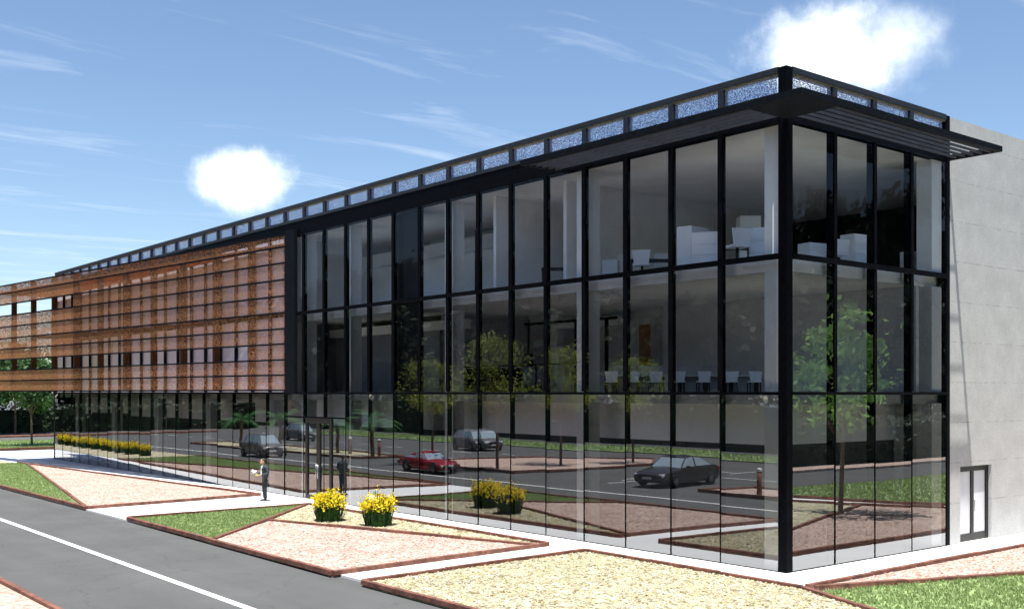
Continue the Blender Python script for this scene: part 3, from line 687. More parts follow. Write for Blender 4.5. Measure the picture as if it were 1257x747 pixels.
# palms
def make_palm(h, n, L, seed):
    rnd = random.Random(seed); root = empty('palm'); t = MB(); pts = [(0, 0, -.05)]; rs = [.16]
    for i in range(1, 9): pts.append((.05 * math.sin(i), .04 * math.cos(i * 1.3), h * i / 8)); rs.append(.12 if i % 2 else .14)
    t.tube(pts, rs, 9); t.build('trunk', 'bark', root); b = MB()
    for k in range(n):
        a = 2 * math.pi * k / n + rnd.uniform(-.2, .2); el = rnd.uniform(.1, 1.0); prev = Vector((0, 0, h)); d = Vector((math.cos(a) * math.cos(el), math.sin(a) * math.cos(el), math.sin(el))); sp_ = [prev]
        for i in range(9): d = (d + Vector((0, 0, -.13))).normalized(); prev = prev + d * L / 9; sp_.append(prev)
        b.tube(sp_, [.018 * (1 - .09 * i) for i in range(10)], 4, cap=False)
        for i in range(1, 10):
            p = sp_[i]; d = (sp_[i] - sp_[i - 1]).normalized(); s = d.cross(Vector((0, 0, 1))).normalized()
            for q in (0, .5):
                pp = sp_[i - 1].lerp(p, q)
                for sg in (-1, 1):
                    tip = pp + (s * sg * .8 + d * .6 + Vector((0, 0, -.35))) * L * .24 * (1.1 - abs(i - 4) * .12); w = d * .03
                    b.add([pp - w, pp + w, tip], [(0, 1, 2)])
    b.build('fronds', 'palm', root); return root
PM = make_palm(2.3, 13, 1.9, 4); place(PM, -17.6, 68.5, 0, 'small palm mirrored left of the silver people carrier', 'palm', 'small palms on the cream gravel island')
copy_thing(PM, (-17.6, 61.5, 0), 1.2, 'small palm mirrored behind the silver people carrier', 1.05)
copy_thing(PM, (-18.2, 54.0, 0), 2.2, 'small palm mirrored between entrance door and white column', .95)
copy_thing(PM, (-18.3, 48.6, 0), 3.2, 'small palm mirrored just above the rear of the red sports car', 1.1)
# bollards
def make_bollard():
    o = empty('bollard'); MB().ring([(0, 0), (.1, 0), (.1, .95), (0, .95)]).build('post', 'timber', o); MB().ring([(0, .952), (.11, .952), (.11, 1.04), (.07, 1.09), (0, 1.1)]).build('cap', 'paint', o); return o
BO = make_bollard(); place(BO, -16.1, 13.2, 0, 'timber bollard standing on the chip island mirrored beside the black saloon', 'bollard', 'timber bollards on the islands', 1.15)
for x, y, l in ((-18.5, 48.0, 'white capped timber bollard mirrored behind the red sports car'), (-18.0, 51.8, 'white capped timber bollard mirrored right of the entrance door'), (-17.6, 55.3, 'white capped timber bollard mirrored inside the entrance door panes'), (-17.4, 64.5, 'white capped timber bollard mirrored left of the silver people carrier')):
    copy_thing(BO, (x, y, 0), 0, l)

# ------------------------------------------------------------------ cars
def make_car(name, Ln, W, Hb, prof, roof, paint, label, wheel_r=.32, wx=(.18, .79), plate=True):
    """prof: (x/L, z of bonnet/boot line); roof: (x0 base front, x1 roof front, x2 roof rear, x3 base rear, roof z). Nose at +x."""
    root = empty(name); b = MB(); hw = W / 2; n = len(prof); rings = []
    for fx, zt in prof:
        x = Ln * (.5 - fx); e = min(fx, 1 - fx); tp = 1 - .20 * max(0, 1 - e / .09) ** 2; w = hw * tp; zb = .20 + .16 * max(0, 1 - e / .05)
        rings.append([(x, -w * .9, zb), (x, -w, zb + .14), (x, -w * 1.0, zb + (zt - zb) * .55), (x, -w * .95, zt - .06), (x, -w * .78, zt), (x, 0, zt + .035), (x, w * .78, zt), (x, w * .95, zt - .06), (x, w, zb + (zt - zb) * .55), (x, w, zb + .14), (x, w * .9, zb)])
    m = len(rings[0]); vs = [p for r in rings for p in r]
    fs = [(i * m + k, i * m + k + 1, (i + 1) * m + k + 1, (i + 1) * m + k) for i in range(n - 1) for k in range(m - 1)] + [(i * m + m - 1, i * m, (i + 1) * m, (i + 1) * m + m - 1) for i in range(n - 1)]
    fs += [tuple(range(m))[::-1], tuple((n - 1) * m + k for k in range(m))]
    b.add(vs, [f[::-1] for f in fs], 0, True)
    x0, x1, x2, x3, zr_ = roof; X = lambda f: Ln * (.5 - f)
    def zat(f):
        for (a, za), (c, zc) in zip(prof, prof[1:]):
            if a <= f <= c: return za + (zc - za) * (f - a) / (c - a)
        return prof[-1][1]
    wb, wr = hw * .90, hw * .70
    st = [(x0, zat(x0), wb), (x1, zr_ - .03, wr), ((x1 + x2) / 2, zr_ + .02, wr * 1.02), (x2, zr_ - .03, wr), (x3, zat(x3), wb * .96)]
    # greenhouse: side profile polygons lofted with roof crown
    zb_ = .02
    G = {}
    def sidept(f, t): # t 0 belt ..1 roof at station between x0/x1.. linear
        return None
    base = [(x0, zat(x0) - zb_), (x1 + .02, zat(x1 + .02) - zb_), ((x1 + x2) / 2, zat(.5) - zb_), (x2 - .02, zat(x2 - .02) - zb_), (x3, zat(x3) - zb_)]
    top = [(x1, zr_ - .05), (x1 + .05, zr_), ((x1 + x2) / 2, zr_ + .02), (x2 - .05, zr_), (x2, zr_ - .05)]
    L_, R_, Lt, Rt, C_ = [], [], [], [], []
    for (f, z), (ft, zt) in zip(base, top):
        L_.append((X(f), -wb, z)); R_.append((X(f), wb, z)); Lt.append((X(ft), -wr, zt - .03)); Rt.append((X(ft), wr, zt - .03)); C_.append((X(ft), 0, zt + .03))
    vs = L_ + Lt + C_ + Rt + R_; k5 = 5; fs = []
    for r in range(4): fs += [(r * 5 + i, r * 5 + i + 1, (r + 1) * 5 + i + 1, (r + 1) * 5 + i) for i in range(4)]
    fs += [(0, 5, 10, 15, 20), (4, 24, 19, 14, 9)]
    b.add(vs, fs, 0, False)
    b.build('body', paint, root, bevel=.03)
    def quad(name, pts, mat, off, inset=.08):
        c = sum((Vector(p) for p in pts), Vector()) / len(pts); P_ = [Vector(p).lerp(c, inset) for p in pts]
        nrm = (P_[1] - P_[0]).cross(P_[2] - P_[0]).normalized()
        if nrm.dot(Vector(off)) < 0: nrm = -nrm
        P_ = [p + nrm * .012 for p in P_] + [p - nrm * .02 for p in P_]; k = len(pts)
        MB().add(P_, [tuple(range(k)), tuple(range(k, 2 * k))[::-1]] + [(i, (i + 1) % k, (i + 1) % k + k, i + k) for i in range(k)]).build(name, mat, root)
    quad('windscreen', [L_[0], R_[0], Rt[0], Lt[0]], 'carglass', (1, 0, .5), .07)
    quad('rear_window', [L_[4], R_[4], Rt[4], Lt[4]], 'carglass', (-1, 0, .5), .1)
    for A_, T_, s in ((L_, Lt, -1), (R_, Rt, 1)):
        quad('side_window', [A_[0], A_[2], T_[2], T_[0]], 'carglass', (0, s, 0), .1); quad('side_window', [A_[2], A_[4], T_[4], T_[2]], 'carglass', (0, s, 0), .1)
        c = Vector(A_[1]).lerp(Vector(A_[0]), .5)
        MB().obox((c.x, s * (hw + .07), c.z + .05), (.05, 0, 0), (0, .09, 0), (0, 0, .06)).build('mirror', paint, root, bevel=.02)
    for f in wx:
        for s in (-1, 1):
            c = (X(f), s * (hw - .1), wheel_r)
            wa = MB(); nseg = 14
            wa.add([(X(f) + (wheel_r + .07) * math.cos(math.pi * i / nseg), s * (hw + .008), wheel_r + (wheel_r + .07) * math.sin(math.pi * i / nseg)) for i in range(nseg + 1)] + [(X(f) + (wheel_r + .07) * math.cos(math.pi * i / nseg), s * (hw - .2), wheel_r + (wheel_r + .07) * math.sin(math.pi * i / nseg)) for i in range(nseg + 1)],
                   [tuple(range(nseg + 1))] + [(i, i + 1, i + 2 + nseg, i + 1 + nseg) for i in range(nseg)]); wa.build('wheel_arch', 'plastic', root)
            w = MB(); prof_ = [(wheel_r * .62, -.11), (wheel_r * .95, -.11), (wheel_r, -.07), (wheel_r, .07), (wheel_r * .95, .11), (wheel_r * .62, .11)]
            vs = [(X(f) + r * math.cos(2 * math.pi * k / 20), s * (hw - .06) + d, wheel_r + r * math.sin(2 * math.pi * k / 20)) for r, d in prof_ for k in range(20)]
            w.add(vs, [(i * 20 + k, i * 20 + (k + 1) % 20, (i + 1) * 20 + (k + 1) % 20, (i + 1) * 20 + k) for i in range(5) for k in range(20)], 0, True); wo = w.build('wheel', 'rubber', root)
            rm = MB(); yo = s * (hw + .03)
            for k in range(5):
                a = 2 * math.pi * k / 5; rm.bar((X(f), yo, wheel_r), (X(f) + wheel_r * .6 * math.cos(a), yo, wheel_r + wheel_r * .6 * math.sin(a)), .06, .03)
            rm.tube([(X(f), yo - s * .08, wheel_r), (X(f), yo - s * .02, wheel_r)], wheel_r * .62, 20); rm.build('rim', 'rim', wo)
    zn = prof[1][1]
    for s in (-1, 1):
        MB().obox((X(.035), s * hw * .70, zn - .10), (.10, 0, 0), (0, hw * .20, 0), (.0, 0, .075)).build('headlight', 'lamp', root, bevel=.03)
        MB().obox((X(.972), s * hw * .72, prof[-2][1] - .14), (.06, 0, 0), (0, hw * .18, 0), (0, 0, .08)).build('tail_light', 'taillamp', root, bevel=.02)
    MB().box(X(.012) - .05, -hw * .45, zn - .22, X(.0) + .015, hw * .45, zn - .05).build('grille', 'plastic', root, bevel=.02)
    MB().box(X(.01) - .05, -hw * .62, .26, X(.0) + .02, hw * .62, .40).build('air_intake', 'plastic', root, bevel=.02)
    MB().box(X(.0) + .0, -.26, .42, X(.0) + .03, .26, .53).build('number_plate', 'paint', root)
    return tag(root, label, 'car')
saloon_p = [(0, .62), (.03, .70), (.12, .80), (.28, .92), (.40, .95), (.6, .97), (.78, .98), (.9, .96), (.97, .90), (1, .80)]
mpv_p = [(0, .66), (.03, .78), (.10, .92), (.2, 1.02), (.35, 1.06), (.6, 1.08), (.8, 1.08), (.93, 1.06), (.98, 1.0), (1, .85)]
sport_p = [(0, .50), (.03, .56), (.12, .66), (.28, .76), (.40, .80), (.6, .82), (.78, .84), (.9, .84), (.97, .80), (1, .72)]
pblack = pbr('charcoal_paint', (.035, .033, .032), .25, .05, 2, spec=.6); pred = pbr('dark_red_paint', (.30, .012, .03), .22, .06, 2, spec=.6); pgrey = pbr('graphite_paint', (.13, .125, .125), .25, .05, 2, spec=.6)
c1 = make_car('parked_car', 5.1, 1.88, 1.45, saloon_p, (.30, .42, .66, .84, 1.45), pblack, 'black four door saloon mirrored in the glass near the corner')
c1.location = (-17.6, 19.4, -.05); c1.rotation_euler = (0, 0, R(-8))
c2 = make_car('parked_car', 4.3, 1.78, 1.18, sport_p, (.36, .50, .66, .90, 1.2), pred, 'dark red low sports coupe mirrored beyond the yellow shrubs', wheel_r=.31)
c2.location = (-13.3, 34.6, -.05); c2.rotation_euler = (0, 0, R(-90))
c3 = make_car('parked_car', 4.4, 1.8, 1.62, mpv_p, (.14, .30, .82, .97, 1.62), pgrey, 'grey people carrier mirrored directly behind the standing man')
c3.location = (-12.6, 54.6, -.05); c3.rotation_euler = (0, 0, R(-84))
copy_thing(c3, (-29.6, 51.6, -.05), R(-80), 'grey people carrier mirrored beside the tree trunk, farther off')
copy_thing(c3, (-26.8, 76, -.05), R(-88), 'distant grey car mirrored in the right entrance door pane')

# ------------------------------------------------------------------ people
def skin_chain(name, nodes, edges, mat, parent, root_i=0, sub=2):
    me = bpy.data.meshes.new(name); me.from_pydata([n[0] for n in nodes], edges, [])
    o = bpy.data.objects.new(name, me); COL.objects.link(o)
    sk = o.modifiers.new('skin', 'SKIN'); sk.use_smooth_shade = True
    for i, n in enumerate(nodes):
        r = n[1]; me.skin_vertices[0].data[i].radius = r if isinstance(r, tuple) else (r, r)
        me.skin_vertices[0].data[i].use_root = (i == root_i)
    sb = o.modifiers.new('sub', 'SUBSURF'); sb.levels = sub; sb.render_levels = sub
    me.materials.append(M[mat]); o.parent = parent
    return o
def blob(b, c, rx, ry, rz, n=14, m=10, mi=0):
    vs = [(c[0] + rx * math.cos(2 * math.pi * k / n) * math.sin(math.pi * i / m), c[1] + ry * math.sin(2 * math.pi * k / n) * math.sin(math.pi * i / m), c[2] + rz * math.cos(math.pi * i / m)) for i in range(m + 1) for k in range(n)]
    b.add(vs, [(i * n + k, (i + 1) * n + k, (i + 1) * n + (k + 1) % n, i * n + (k + 1) % n) for i in range(m) for k in range(n)], mi, True)
def hand(parent, w, d, up, mat='skin'):
    """palm and five curled fingers; w wrist point, d pointing direction, up = palm normal"""
    w, d, up = Vector(w), Vector(d).normalized(), Vector(up).normalized(); s = d.cross(up).normalized()
    nodes = [(w, (.026, .02)), (w + d * .05, (.036, .016)), (w + d * .085, (.038, .014))]; edges = [(0, 1), (1, 2)]
    for k, (o, l) in enumerate(((-.03, .065), (-.01, .078), (.01, .074), (.03, .058))):
        a = w + d * .088 + s * o; i = len(nodes)
        nodes += [(a, .0095), (a + d * l * .5 - up * .008, .0088), (a + d * l * .85 - up * .03, .0078)]; edges += [(2, i), (i, i + 1), (i + 1, i + 2)]
    a = w + d * .03 - s * .036; i = len(nodes); nodes += [(a, .012), (a + d * .035 - s * .02 - up * .012, .0105), (a + d * .062 - s * .018 - up * .03, .009)]; edges += [(1, i), (i, i + 1), (i + 1, i + 2)]
    return skin_chain('hand', nodes, edges, mat, parent, 0, 1)
man = empty('person', (-1.85, 24.95, 0)); tag(man, 'man in dark suit standing on the paving reading a sheet of paper', 'person')
# he faces local -x (towards the left of the picture), a little towards the camera
man.rotation_euler = (0, 0, R(-12)); man.scale = (1.12, 1.14, 1.0)
HN = 1.0
V = Vector
body = [(V((0, 0, .95)), (.125, .15)), (V((.01, 0, 1.12)), (.115, .145)), (V((.005, 0, 1.30)), (.13, .185)), (V((.0, 0, 1.43)), (.115, .17)), (V((-.01, 0, 1.50)), (.065, .08)),
        (V((.0, .20, 1.43)), .068), (V((.05, .25, 1.16)), .056), (V((-.24, .19, 1.13)), .045),            # far arm
        (V((.0, -.20, 1.43)), .068), (V((.06, -.26, 1.17)), .056), (V((-.17, -.2, 1.10)), .044),             # near arm
        (V((.0, .09, .88)), (.10, .095)), (V((0, -.09, .88)), (.10, .095))]
be = [(0, 1), (1, 2), (2, 3), (3, 4), (3, 5), (5, 6), (6, 7), (3, 8), (8, 9), (9, 10), (0, 11), (0, 12)]
skin_chain('jacket', body, be, 'suit', man)
legs = [(V((0, 0, .93)), (.10, .14)), (V((0, .09, .85)), .095), (V((-.015, .10, .50)), .074), (V((.02, .11, .07)), .062), (V((0, -.09, .85)), .095), (V((-.03, -.10, .50)), .074), (V((.0, -.11, .07)), .062)]
skin_chain('trousers', legs, [(0, 1), (1, 2), (2, 3), (0, 4), (4, 5), (5, 6)], 'trouser', man)
for y, x in ((.11, .02), (-.11, .0)):
    skin_chain('shoe', [(V((x + .05, y, .045)), (.04, .04)), (V((x - .06, y, .04)), (.045, .035)), (V((x - .17, y, .03)), (.038, .025))], [(0, 1), (1, 2)], 'shoe', man, 0, 1)
# head, tilted down towards the paper
hb = MB(); hc = V((-.075, 0, 1.645))
blob(hb, hc, .098, .076, .118, 18, 14); blob(hb, hc + V((-.05, 0, -.055)), .055, .055, .06)
blob(hb, hc + V((-.108, 0, -.025)), .022, .016, .026, 8, 6); hb.tube([hc + V((-.09, 0, .0)), hc + V((-.115, 0, -.03))], [.012, .016], 8)
for s in (-1, 1): blob(hb, hc + V((.0, s * .078, -.01)), .022, .012, .034, 8, 6)
hb.tube([V((-.005, 0, 1.47)), V((-.04, 0, 1.57))], [.058, .055], 12)
ho = hb.build('head', 'skin', man)
eb = MB()
for s in (-1, 1): blob(eb, hc + V((-.088, s * .032, .012)), .012, .014, .008, 8, 6)
eb.bar(hc + V((-.094, -.045, .03)), hc + V((-.094, -.018, .033)), .01, .007); eb.bar(hc + V((-.094, .045, .03)), hc + V((-.094, .018, .033)), .01, .007); eb.build('eyes', 'hair', ho)
mb_ = MB(); blob(mb_, hc + V((-.100, 0, -.072)), .01, .026, .008, 8, 6); mb_.build('mouth', 'wood', ho)
hr = MB(); blob(hr, hc + V((.022, 0, .03)), .096, .083, .108, 18, 12); hr.build('hair', 'hair', ho)
sb_ = MB(); sb_.add([(-.125, -.065, 1.46), (-.125, .065, 1.46), (-.142, .05, 1.2), (-.135, .0, 1.08), (-.142, -.05, 1.2), (-.09, -.07, 1.5), (-.09, .07, 1.5)], [(0, 1, 2, 3, 4), (5, 6, 1, 0)]); sb_.bar((-.128, 0, 1.45), (-.15, 0, 1.12), .045, .012)
md = sb_.build('shirt', 'shirt', man); sm_ = md.modifiers.new('s', 'SOLIDIFY'); sm_.thickness = .02
hand(man, (-.19, -.19, 1.10), (-1, .15, .12), (0, 0, 1)); hand(man, (-.26, .185, 1.135), (-1, -.25, .3), (0, 0, 1))
pp = MB(); pp.obox((-.43, .11, 1.20), (.075, .015, .06), (-.02, .10, .0), (-.0006, 0, .001)); pp.obox((-.49, .09, 1.265), (.02, .005, .045), (-.02, .09, .01), (-.0006, 0, .0006))
po = pp.build('sheet_of_paper', 'paper', None); po.location = man.location; po.rotation_euler = man.rotation_euler; tag(po, 'white paper sheet held open in front of the suited man', 'paper')
bk = MB(); bk.obox((-.30, -.05, 1.085), (.10, 0, .0), (0, .14, 0), (0, 0, .012)); bo = bk.build('booklet', 'book', None, bevel=.003); bo.location = man.location; bo.rotation_euler = man.rotation_euler; tag(bo, 'thin yellow booklet resting on the hands of the suited man', 'booklet')
# person upstairs
def at(u, v, Y):
    w = c2w((u - CX) / F * Y, Y); return (w[0], w[1], H - (v - HY) / F * Y)
px_, py_, _ = at(652, 480, 44)
w2 = empty('person', (px_, py_, 4.474)); tag(w2, 'dark clothed figure standing by the reception desk on the first floor', 'person'); w2.rotation_euler = (0, 0, 2.2)
fig = [(V((0, 0, .92)), (.12, .15)), (V((0, 0, 1.12)), (.10, .13)), (V((0, 0, 1.32)), (.11, .17)), (V((0, 0, 1.40)), (.09, .15)), (V((0, 0, 1.48)), (.045, .045)), (V((-.01, 0, 1.56)), (.075, .07)), (V((-.01, 0, 1.66)), (.07, .065)),
       (V((0, .19, 1.38)), .055), (V((.03, .23, 1.12)), .045), (V((-.08, .22, .88)), .035), (V((0, -.19, 1.38)), .055), (V((.03, -.23, 1.12)), .045), (V((-.08, -.22, .88)), .035),
       (V((0, .09, .82)), .09), (V((-.01, .09, .48)), .068), (V((.02, .1, .06)), .05), (V((-.14, .1, .035)), .035), (V((0, -.09, .82)), .09), (V((-.01, -.09, .48)), .068), (V((.02, -.1, .06)), .05), (V((-.14, -.1, .035)), .035)]
skin_chain('clothing', fig, [(0, 1), (1, 2), (2, 3), (3, 4), (4, 5), (5, 6), (3, 7), (7, 8), (8, 9), (3, 10), (10, 11), (11, 12), (0, 13), (13, 14), (14, 15), (15, 16), (0, 17), (17, 18), (18, 19), (19, 20)], 'darkcloth', w2)
fb = MB(); blob(fb, (-.06, 0, 1.60), .035, .055, .075); blob(fb, (-.095, 0, 1.6), .014, .012, .018, 8, 6); fb.build('face', 'skin', w2)
for s in (-1, 1): hand(w2, (-.08, s * .22, .87), (-.25, 0, -1), (0, -s, 0))

# ------------------------------------------------------------------ furniture seen through the glass
def put(o, u, Y, z, rz, label, cat, group=None, sc=1):
    x, y, _ = at(u, 480, Y); o.location = (x, y, z); o.rotation_euler = (0, 0, rz); o.scale = (sc,) * 3
    return tag(o, label, cat, group)
FACE = -TH                    # local +x to the picture's right
def make_chair(legs):
    r = empty('chair'); MB().prism([(-.24, -.22), (.24, -.22), (.22, .24), (-.22, .24)], .43, .48).build('seat', 'chairfab', r, bevel=.015)
    b = MB(); b.add([(-.26, -.25, .84), (.26, -.25, .84), (.19, -.22, .44), (-.19, -.22, .44), (-.26, -.21, .84), (.26, -.21, .84), (.19, -.18, .44), (-.19, -.18, .44)], [(0, 3, 2, 1), (4, 5, 6, 7), (0, 1, 5, 4), (1, 2, 6, 5), (2, 3, 7, 6), (3, 0, 4, 7)])
    b.build('backrest', 'chairfab', r, bevel=.012)
    if legs == 4:
        for x in (-.19, .19):
            for y in (-.18, .18): MB().tube([(x, y, .43), (x * 1.1, y * 1.1, 0)], .022, 8).build('leg', 'plastic', r)
    else:
        MB().tube([(0, 0, .08), (0, 0, .43)], .035, 10).build('stem', 'plastic', r)
        s = MB()
        for k in range(5): s.bar((0, 0, .08), (.3 * math.cos(k * 1.257), .3 * math.sin(k * 1.257), .05), .05, .04)
        s.build('base', 'plastic', r)
    return r
C4 = make_chair(4); LB = 'white shell chair on black legs, %s of the first floor row'
names = ['leftmost chair', 'second chair from the left', 'third chair from the left', 'fourth chair from the left', 'third chair from the right', 'second chair from the right', 'rightmost chair']
for k, (u, n_) in enumerate(zip((750, 777, 804, 833, 863, 897, 925.6), names)):
    Yc = 33.2 + .1 * (k % 2); x, y, _ = at(u, 480, Yc)
    if k == 0: put(C4, u, Yc, 4.474, FACE, LB % n_, 'chair', 'white chairs along the first floor', .82)
    else: copy_thing(C4, (x, y, 4.474), FACE + random.uniform(-.12, .12), LB % n_, .82)
def screen_desk():
    r = empty('desk'); MB().box(-.55, -.3, .70, .55, .3, .73).build('desk_top', 'furn', r); MB().box(-.55, .31, .05, .55, .35, 1.12).build('privacy_screen', 'screencloth', r, bevel=.01)
    for x in (-.5, .5): MB().box(x - .03, -.27, 0, x + .03, .27, .698).build('leg', 'plastic', r)
    return r
D1 = screen_desk()
for k, (u, n_) in enumerate(zip((768, 798, 850, 882, 913), ('left end', 'second from left', 'middle', 'second from right', 'right end'))):
    x, y, _ = at(u, 480, 35.2)
    if k == 0: put(D1, u, 35.2, 4.474, FACE, 'white desk with privacy screen behind the chairs, %s of five' % n_, 'desk', 'white screened desks on the first floor', .82)
    else: copy_thing(D1, (x, y, 4.474), FACE, 'white desk with privacy screen behind the chairs, %s of five' % n_, .82)
# reception desk
r = empty('reception_desk'); b = MB(); nseg = 14
pro = [(1.0, 1.05), (.72, .35), (.55, .3), (.6, .75)]
vs = [(rr * math.cos(math.pi * (.9 + 1.2 * k / nseg)), rr * math.sin(math.pi * (.9 + 1.2 * k / nseg)), z) for rr, z in pro for k in range(nseg + 1)]; m = nseg + 1
b.add(vs, [(i * m + k, i * m + k + 1, ((i + 1) % 4) * m + k + 1, ((i + 1) % 4) * m + k) for i in range(4) for k in range(nseg)], 0, True); b.build('counter', 'furn', r)
for a in (1.0, 1.5, 2.0): MB().tube([(.62 * math.cos(math.pi * a), .62 * math.sin(math.pi * a), 0), (.62 * math.cos(math.pi * a), .62 * math.sin(math.pi * a), .34)], .05).build('leg', 'plastic', r)
put(r, 645, 43, 4.474, FACE, 'curved white reception desk beside the dark figure on the first floor', 'desk')
# balustrade
r = empty('balustrade'); MB().box(3.0, 11, 5.5, 3.06, 22, 5.55).build('handrail', 'frame', r)
for k in range(6): MB().box(3.01, 11 + 2.18 * k, 4.474, 3.05, 11.05 + 2.18 * k, 5.498).build('post', 'frame', r)
MB().box(3.025, 11.05, 4.55, 3.03, 22, 5.45).build('glass_panel', 'clear', r); tag(r, 'glass balustrade with thin dark handrail on the first floor', 'balustrade')
# second floor cabinets
def cabinet(w, d, h, drawers=0):
    r = empty('cabinet'); MB().box(-w / 2, -d / 2, 0, w / 2, d / 2, h).build('carcass', 'furn', r, bevel=.008)
    for k in range(drawers):
        z0 = .06 + k * (h - .1) / drawers; MB().box(-w / 2 + .02, -d / 2 - .022, z0, w / 2 - .02, -d / 2 - .002, z0 + (h - .1) / drawers - .015).build('drawer_front', 'furn', r)
    return r
Z3 = 7.954
put(cabinet(.95, .5, 1.28), 851, 31.0, Z3, 0.15, 'tall white storage cabinet at centre of the top floor office', 'cabinet')
put(cabinet(.75, .55, .98, 3), 868, 30.0, Z3, FACE - .35, 'low white drawer cabinet in front of the tall top floor cabinet', 'cabinet')
put(cabinet(.7, .5, 1.1, 3), 936, 29.9, Z3, FACE - .3, 'white drawer cabinet beside the corner column on the top floor', 'cabinet')
put(cabinet(.65, .55, 2.0), 919, 33.5, Z3, FACE, 'tall grey wardrobe behind the top floor office chair', 'cabinet')
put(cabinet(.9, .5, 1.15, 2), 1052, 31.6, Z3, FACE + .6, 'white cabinet seen through the short glass front on the top floor', 'cabinet')
put(cabinet(1.0, .5, .95), 1002, 32.0, Z3, FACE + .5, 'low white cabinet just right of the corner post on the top floor', 'cabinet')
put(cabinet(.5, .4, .85), 1118, 33.0, Z3, FACE + .5, 'small white cabinet beside the end column on the top floor', 'cabinet')
put(cabinet(.5, .45, .95), 706, 36.0, Z3, FACE - .3, 'small white cabinet left of the tall column on the top floor', 'cabinet')
put(cabinet(.5, .4, .9), 750, 35.5, Z3, FACE - .3, 'narrow white cabinet right of the tall column on the top floor', 'cabinet')
OC = make_chair(5); put(OC, 905, 29.6, Z3, FACE + .3, 'white office chair by the top floor drawer cabinets', 'chair', 'white office chairs on the top floor', 1.22)
x, y, _ = at(788, 480, 33.6); copy_thing(OC, (x, y, Z3), FACE - .2, 'white office chair behind the fourth glass bay on the top floor', 1.15)
x, y, _ = at(1026, 480, 31.0); copy_thing(OC, (x, y, Z3), FACE + .5, 'white office chair behind the short glass front on the top floor', 1.1)
def desk():
    r = empty('desk'); MB().box(-.7, -.35, .71, .7, .35, .75).build('desk_top', 'plastic', r)
    for x_ in (-.66, .66): MB().box(x_ - .02, -.33, 0, x_ + .02, .33, .708).build('leg', 'plastic', r)
    return r
DK = desk(); put(DK, 800, 34.2, Z3, FACE, 'black desk beside the office chair in the fourth bay, top floor', 'desk')
x, y, _ = at(893, 480, 31.2); copy_thing(DK, (x, y, Z3), FACE, 'black desk between the two drawer cabinets, top floor')
for u_, Y_, lab in ((690, 36.5, 'black desk in front of the second top floor partition wall'), (1040, 33.0, 'black desk behind the white cabinets of the short front, top floor')):
    x, y, _ = at(u_, 480, Y_); copy_thing(DK, (x, y, Z3), FACE, lab)
put(cabinet(.45, .4, 1.05), 812, 35.0, Z3, FACE, 'small white cupboard at the right end of the fourth bay desk', 'cabinet')
put(cabinet(.9, .45, 1.2), 770, 36.5, Z3, FACE, 'pale low cupboard behind the third bay on the top floor', 'cabinet')
# planter in the lobby
r = empty('planter'); MB().box(-.55, -.3, 0, .55, .3, .5).build('tub', 'furn', r, bevel=.02); cb, _ = crown_mb(0, 0, .45, 1.0, .38, 260, .07, 6, 5); cb.build('plant', 'leafgreen', r)
put(r, 471, 42.0, .006, FACE, 'white planter tub with a small green plant in the lobby', 'planter')

# ------------------------------------------------------------------ sun, sky, camera
sun_dir = Vector((.15, .175, -1)).normalized()
sl = bpy.data.lights.new('sun', 'SUN'); sl.energy = 5.0; sl.angle = R(.5); sl.color = (1, .965, .91)
so = bpy.data.objects.new('sun', sl); COL.objects.link(so); so.rotation_euler = sun_dir.to_track_quat('-Z', 'Y').to_euler(); so.location = (-30, -30, 60)
W = bpy.data.worlds.new('World'); SC.world = W; W.use_nodes = True; nt = W.node_tree; L = nt.links.new
for n in list(nt.nodes): nt.nodes.remove(n)
out = N(nt, 'ShaderNodeOutputWorld'); bg = N(nt, 'ShaderNodeBackground'); bg.inputs[1].default_value = .092
sky = N(nt, 'ShaderNodeTexSky', sky_type='NISHITA'); sky.sun_disc = False
sky.sun_elevation = math.asin(-sun_dir.z); sky.sun_rotation = math.atan2(-sun_dir.x, -sun_dir.y); sky.altitude = 300; sky.air_density = 1.; sky.dust_density = .35; sky.ozone_density = 3.
tc = N(nt, 'ShaderNodeTexCoord')
def pix(u, v):
    X, Z = (u - CX) / F, (HY - v) / F
    return Vector((X * cT + sT, -X * sT + cT, Z)).normalized()
def dot(vec):
    d = N(nt, 'ShaderNodeVectorMath', operation='DOT_PRODUCT'); L(tc.outputs['Generated'], d.inputs[0]); d.inputs[1].default_value = vec; return d.outputs['Value']
def mth(op, a, b=None, clamp=False):
    n = N(nt, 'ShaderNodeMath', operation=op, use_clamp=clamp)
    for i, q in enumerate((a, b)):
        if q is None: continue
        if isinstance(q, (int, float)): n.inputs[i].default_value = q
        else: L(q, n.inputs[i])
    return n.outputs[0]
nz = N(nt, 'ShaderNodeTexNoise'); nz.inputs['Scale'].default_value = 26; nz.inputs['Detail'].default_value = 9; nz.inputs['Roughness'].default_value = .62
L(tc.outputs['Generated'], nz.inputs['Vector'])
def cumulus(u, v, a, b, hard=1.6, amp=1.5):
    d = pix(u, v); r_ = d.cross(Vector((0, 0, 1))).normalized(); up = r_.cross(d)
    ex_ = mth('POWER', mth('DIVIDE', dot(r_), a / F), 2); ey_ = mth('POWER', mth('DIVIDE', dot(up), b / F), 2)
    # squared terms need absolute values
    q = mth('SQRT', mth('ADD', ex_, ey_)); q = mth('SUBTRACT', 1., q)
    q = mth('ADD', q, mth('MULTIPLY', mth('SUBTRACT', nz.outputs['Fac'], .5), amp)); q = mth('MULTIPLY', q, hard, True)
    return mth('MULTIPLY', q, mth('GREATER_THAN', dot(d), 0.))
def absdot(x): return x
clouds = [cumulus(300, 222, 70, 46, 1.15, .9), cumulus(1018, 66, 104, 70, .9, 1.1), cumulus(1096, 52, 76, 62, .5, 1.2)]
mask = clouds[0]
for c in clouds[1:]: mask = mth('MAXIMUM', mask, c)
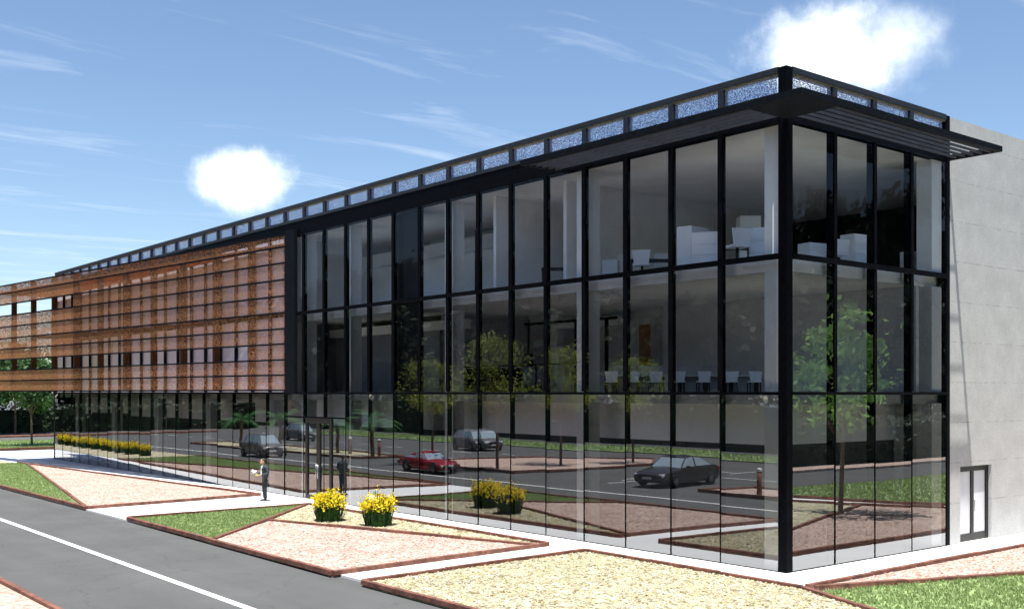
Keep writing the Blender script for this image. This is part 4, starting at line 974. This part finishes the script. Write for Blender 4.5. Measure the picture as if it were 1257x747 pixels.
mr = N(nt, 'ShaderNodeMapRange', interpolation_type='SMOOTHSTEP'); L(mask, mr.inputs[0]); mr.inputs[2].default_value = .8; mask = mr.outputs[0]
# thin cirrus on a plane high above
sp3 = N(nt, 'ShaderNodeSeparateXYZ'); L(tc.outputs['Generated'], sp3.inputs[0])
zz = mth('MAXIMUM', sp3.outputs[2], .03)
cb3 = N(nt, 'ShaderNodeCombineXYZ'); L(mth('DIVIDE', sp3.outputs[0], zz), cb3.inputs[0]); L(mth('DIVIDE', sp3.outputs[1], zz), cb3.inputs[1])
mp = N(nt, 'ShaderNodeMapping'); mp.inputs['Rotation'].default_value = (0, 0, R(62)); mp.inputs['Scale'].default_value = (.5, 1.7, 1); mp.inputs['Location'].default_value = (.7, .35, 0)
L(cb3.outputs[0], mp.inputs[0])
n2 = N(nt, 'ShaderNodeTexNoise'); n2.inputs['Scale'].default_value = 1.5; n2.inputs['Detail'].default_value = 8; n2.inputs['Roughness'].default_value = .62; n2.inputs['Distortion'].default_value = .6
L(mp.outputs[0], n2.inputs['Vector'])
cir = mth('MULTIPLY', mth('SUBTRACT', n2.outputs['Fac'], .54), 2.6, True); cir = mth('MULTIPLY', cir, .55)
mx1 = N(nt, 'ShaderNodeMix', data_type='RGBA'); L(cir, mx1.inputs[0]); L(sky.outputs[0], mx1.inputs[6]); mx1.inputs[7].default_value = (7.2, 8.0, 8.8, 1)
mx2 = N(nt, 'ShaderNodeMix', data_type='RGBA'); L(mask, mx2.inputs[0]); L(mx1.outputs[2], mx2.inputs[6]); mx2.inputs[7].default_value = (10.5, 11.0, 11.2, 1)
L(mx2.outputs[2], bg.inputs[0]); L(bg.outputs[0], out.inputs[0])
cd = bpy.data.cameras.new('camera'); co = bpy.data.objects.new('camera', cd); COL.objects.link(co)
co.location = (CAM[0], CAM[1], H); co.rotation_euler = (R(90), 0, -TH); cd.sensor_fit = 'HORIZONTAL'; cd.sensor_width = 36; cd.lens = F / 1257 * 36; cd.shift_y = (HY - 373.5) / 1257; cd.clip_start = .1; cd.clip_end = 3000
SC.camera = co
vs_ = SC.view_settings; vs_.view_transform = 'Standard'; vs_.look = 'None'; vs_.exposure = .85; vs_.gamma = 1.; vs_.use_curve_mapping = False
cy = SC.cycles; cy.use_denoising = True; cy.max_bounces = 10; cy.diffuse_bounces = 5; cy.glossy_bounces = 4; cy.transmission_bounces = 6; cy.transparent_max_bounces = 24
cy.caustics_reflective = False; cy.caustics_refractive = False; cy.sample_clamp_indirect = 6
